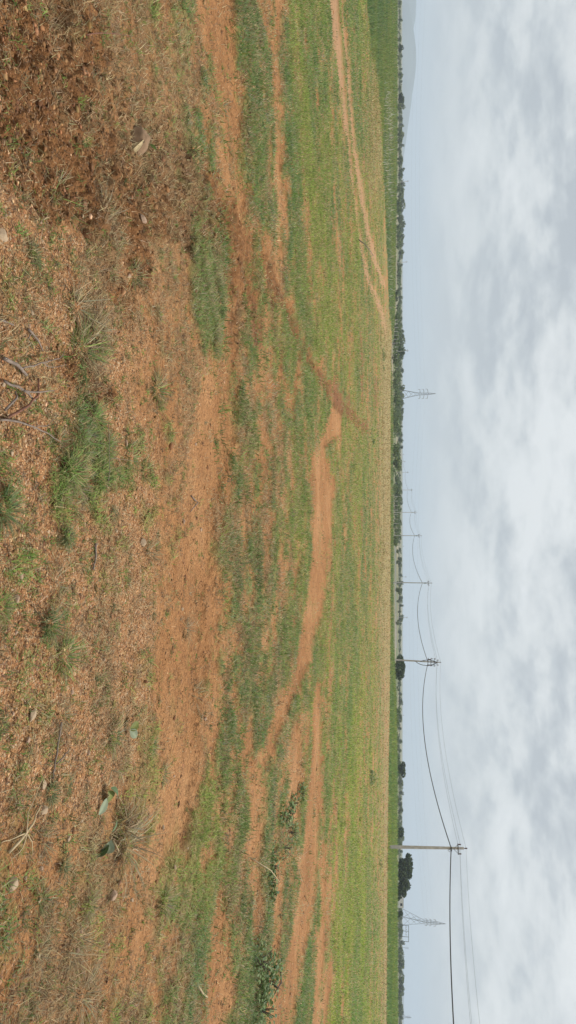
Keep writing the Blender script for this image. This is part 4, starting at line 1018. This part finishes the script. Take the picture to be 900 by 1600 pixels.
zc = MT('MAXIMUM', sep.outputs[2], 0.0); den = MT('ADD', zc, .13)
px = MT('DIVIDE', sep.outputs[0], den); py = MT('DIVIDE', sep.outputs[1], den)
cb = nt.nodes.new('ShaderNodeCombineXYZ'); L(sep.outputs[0], cb.inputs[0]); L(sep.outputs[1], cb.inputs[1]); L(MT('MULTIPLY', MT('POWER', zc, .8), 1.75), cb.inputs[2])
def nz(scale, det, rough, dist=0, off=0):
    mp = nt.nodes.new('ShaderNodeMapping'); mp.inputs['Location'].default_value = (off, off * .7, off * .3); L(cb.outputs[0], mp.inputs['Vector'])
    n = nt.nodes.new('ShaderNodeTexNoise'); n.inputs['Scale'].default_value = scale; n.inputs['Detail'].default_value = det; n.inputs['Roughness'].default_value = rough; n.inputs['Distortion'].default_value = dist; L(mp.outputs[0], n.inputs['Vector']); return n.outputs[0]
n1 = nz(4.6, 9, .54, .2, 5.3); n2 = nz(15, 7, .5, .1, 8.4)
def shifted(scale, det, rough, dist, off, dz):
    mp = nt.nodes.new('ShaderNodeMapping'); mp.inputs['Location'].default_value = (off, off * .7, off * .3 + dz); L(cb.outputs[0], mp.inputs['Vector'])
    n = nt.nodes.new('ShaderNodeTexNoise'); n.inputs['Scale'].default_value = scale; n.inputs['Detail'].default_value = det; n.inputs['Roughness'].default_value = rough; n.inputs['Distortion'].default_value = dist; L(mp.outputs[0], n.inputs['Vector']); return n.outputs[0]
emb = MT('SUBTRACT', n1, shifted(4.6, 9, .54, .2, 5.3, .036)); emb2 = MT('SUBTRACT', n2, shifted(15, 7, .5, .1, 8.4, .016))
nn = MT('ADD', MT('MULTIPLY', n1, .74), MT('MULTIPLY', n2, .26))
nn = MT('ADD', nn, MT('ADD', MT('MULTIPLY', emb, .75), MT('MULTIPLY', emb2, .30)))
nn = MT('ADD', nn, MT('MULTIPLY', MT('SUBTRACT', MT('MINIMUM', zc, .25), .12), .28))
cr = nt.nodes.new('ShaderNodeValToRGB'); e = cr.color_ramp.elements
st = [(.36, (4.3, 4.65, 4.95)), (.45, (5.2, 5.55, 5.75)), (.52, (6.1, 6.4, 6.5)), (.65, (7.1, 7.35, 7.4))]
while len(e) < len(st): e.new(.5)
for q, (p_, c_) in zip(e, st): q.position = p_; q.color = (*[k / 10 for k in c_], 1)
L(nn, cr.inputs[0])
def mixc(f, a, b):
    n = nt.nodes.new('ShaderNodeMix'); n.data_type = 'RGBA'
    for i, q in ((0, f), (6, a), (7, b)):
        if isinstance(q, (int, float)): n.inputs[i].default_value = q
        elif isinstance(q, tuple): n.inputs[i].default_value = q
        else: L(q, n.inputs[i])
    return n.outputs[2]
mr = nt.nodes.new('ShaderNodeMapRange'); mr.inputs[1].default_value = .0; mr.inputs[2].default_value = .11; mr.inputs[3].default_value = .15; mr.inputs[4].default_value = 1; L(zc, mr.inputs[0])
cl = mixc(mr.outputs[0], (.58, .60, .60, 1), cr.outputs[0])
sc10 = nt.nodes.new('ShaderNodeVectorMath'); sc10.operation = 'SCALE'; sc10.inputs[3].default_value = 10; L(cl, sc10.inputs[0])
L(mixc(.93, sky.outputs[0], sc10.outputs[0]), bg.inputs['Color'])
sun = bpy.data.lights.new('sun', 'SUN'); sun.energy = 3.4; sun.angle = math.radians(3); sun.color = (1, .95, .87)
so = bpy.data.objects.new('sun', sun); C.objects.link(so)
sd = Vector((math.sin(SUN_AZ) * math.cos(SUN_EL), math.cos(SUN_AZ) * math.cos(SUN_EL), math.sin(SUN_EL))); so.rotation_euler = sd.to_track_quat('Z', 'Y').to_euler(); so.location = (0, 0, 60)

# ------------------------------------------------------------------ camera: a phone held on its side, so world up is to the right
cam = bpy.data.cameras.new('camera'); co = bpy.data.objects.new('camera', cam); C.objects.link(co); cam.sensor_width = 36; cam.lens = 36 * F / 1600; cam.clip_start = .05; cam.clip_end = 40000
xa = Vector((0, sp, cp)); ya = Vector((-1, 0, 0)); za = xa.cross(ya); M3 = Matrix((xa, ya, za)).transposed(); co.matrix_world = Matrix.Translation((0, 0, H)) @ M3.to_4x4()
sc.camera = co
sc.view_settings.view_transform = 'Standard'; sc.view_settings.look = 'None'; sc.view_settings.exposure = .25; sc.view_settings.gamma = 1
sc.cycles.volume_bounces = 1; sc.cycles.max_bounces = 5; sc.cycles.transparent_max_bounces = 4
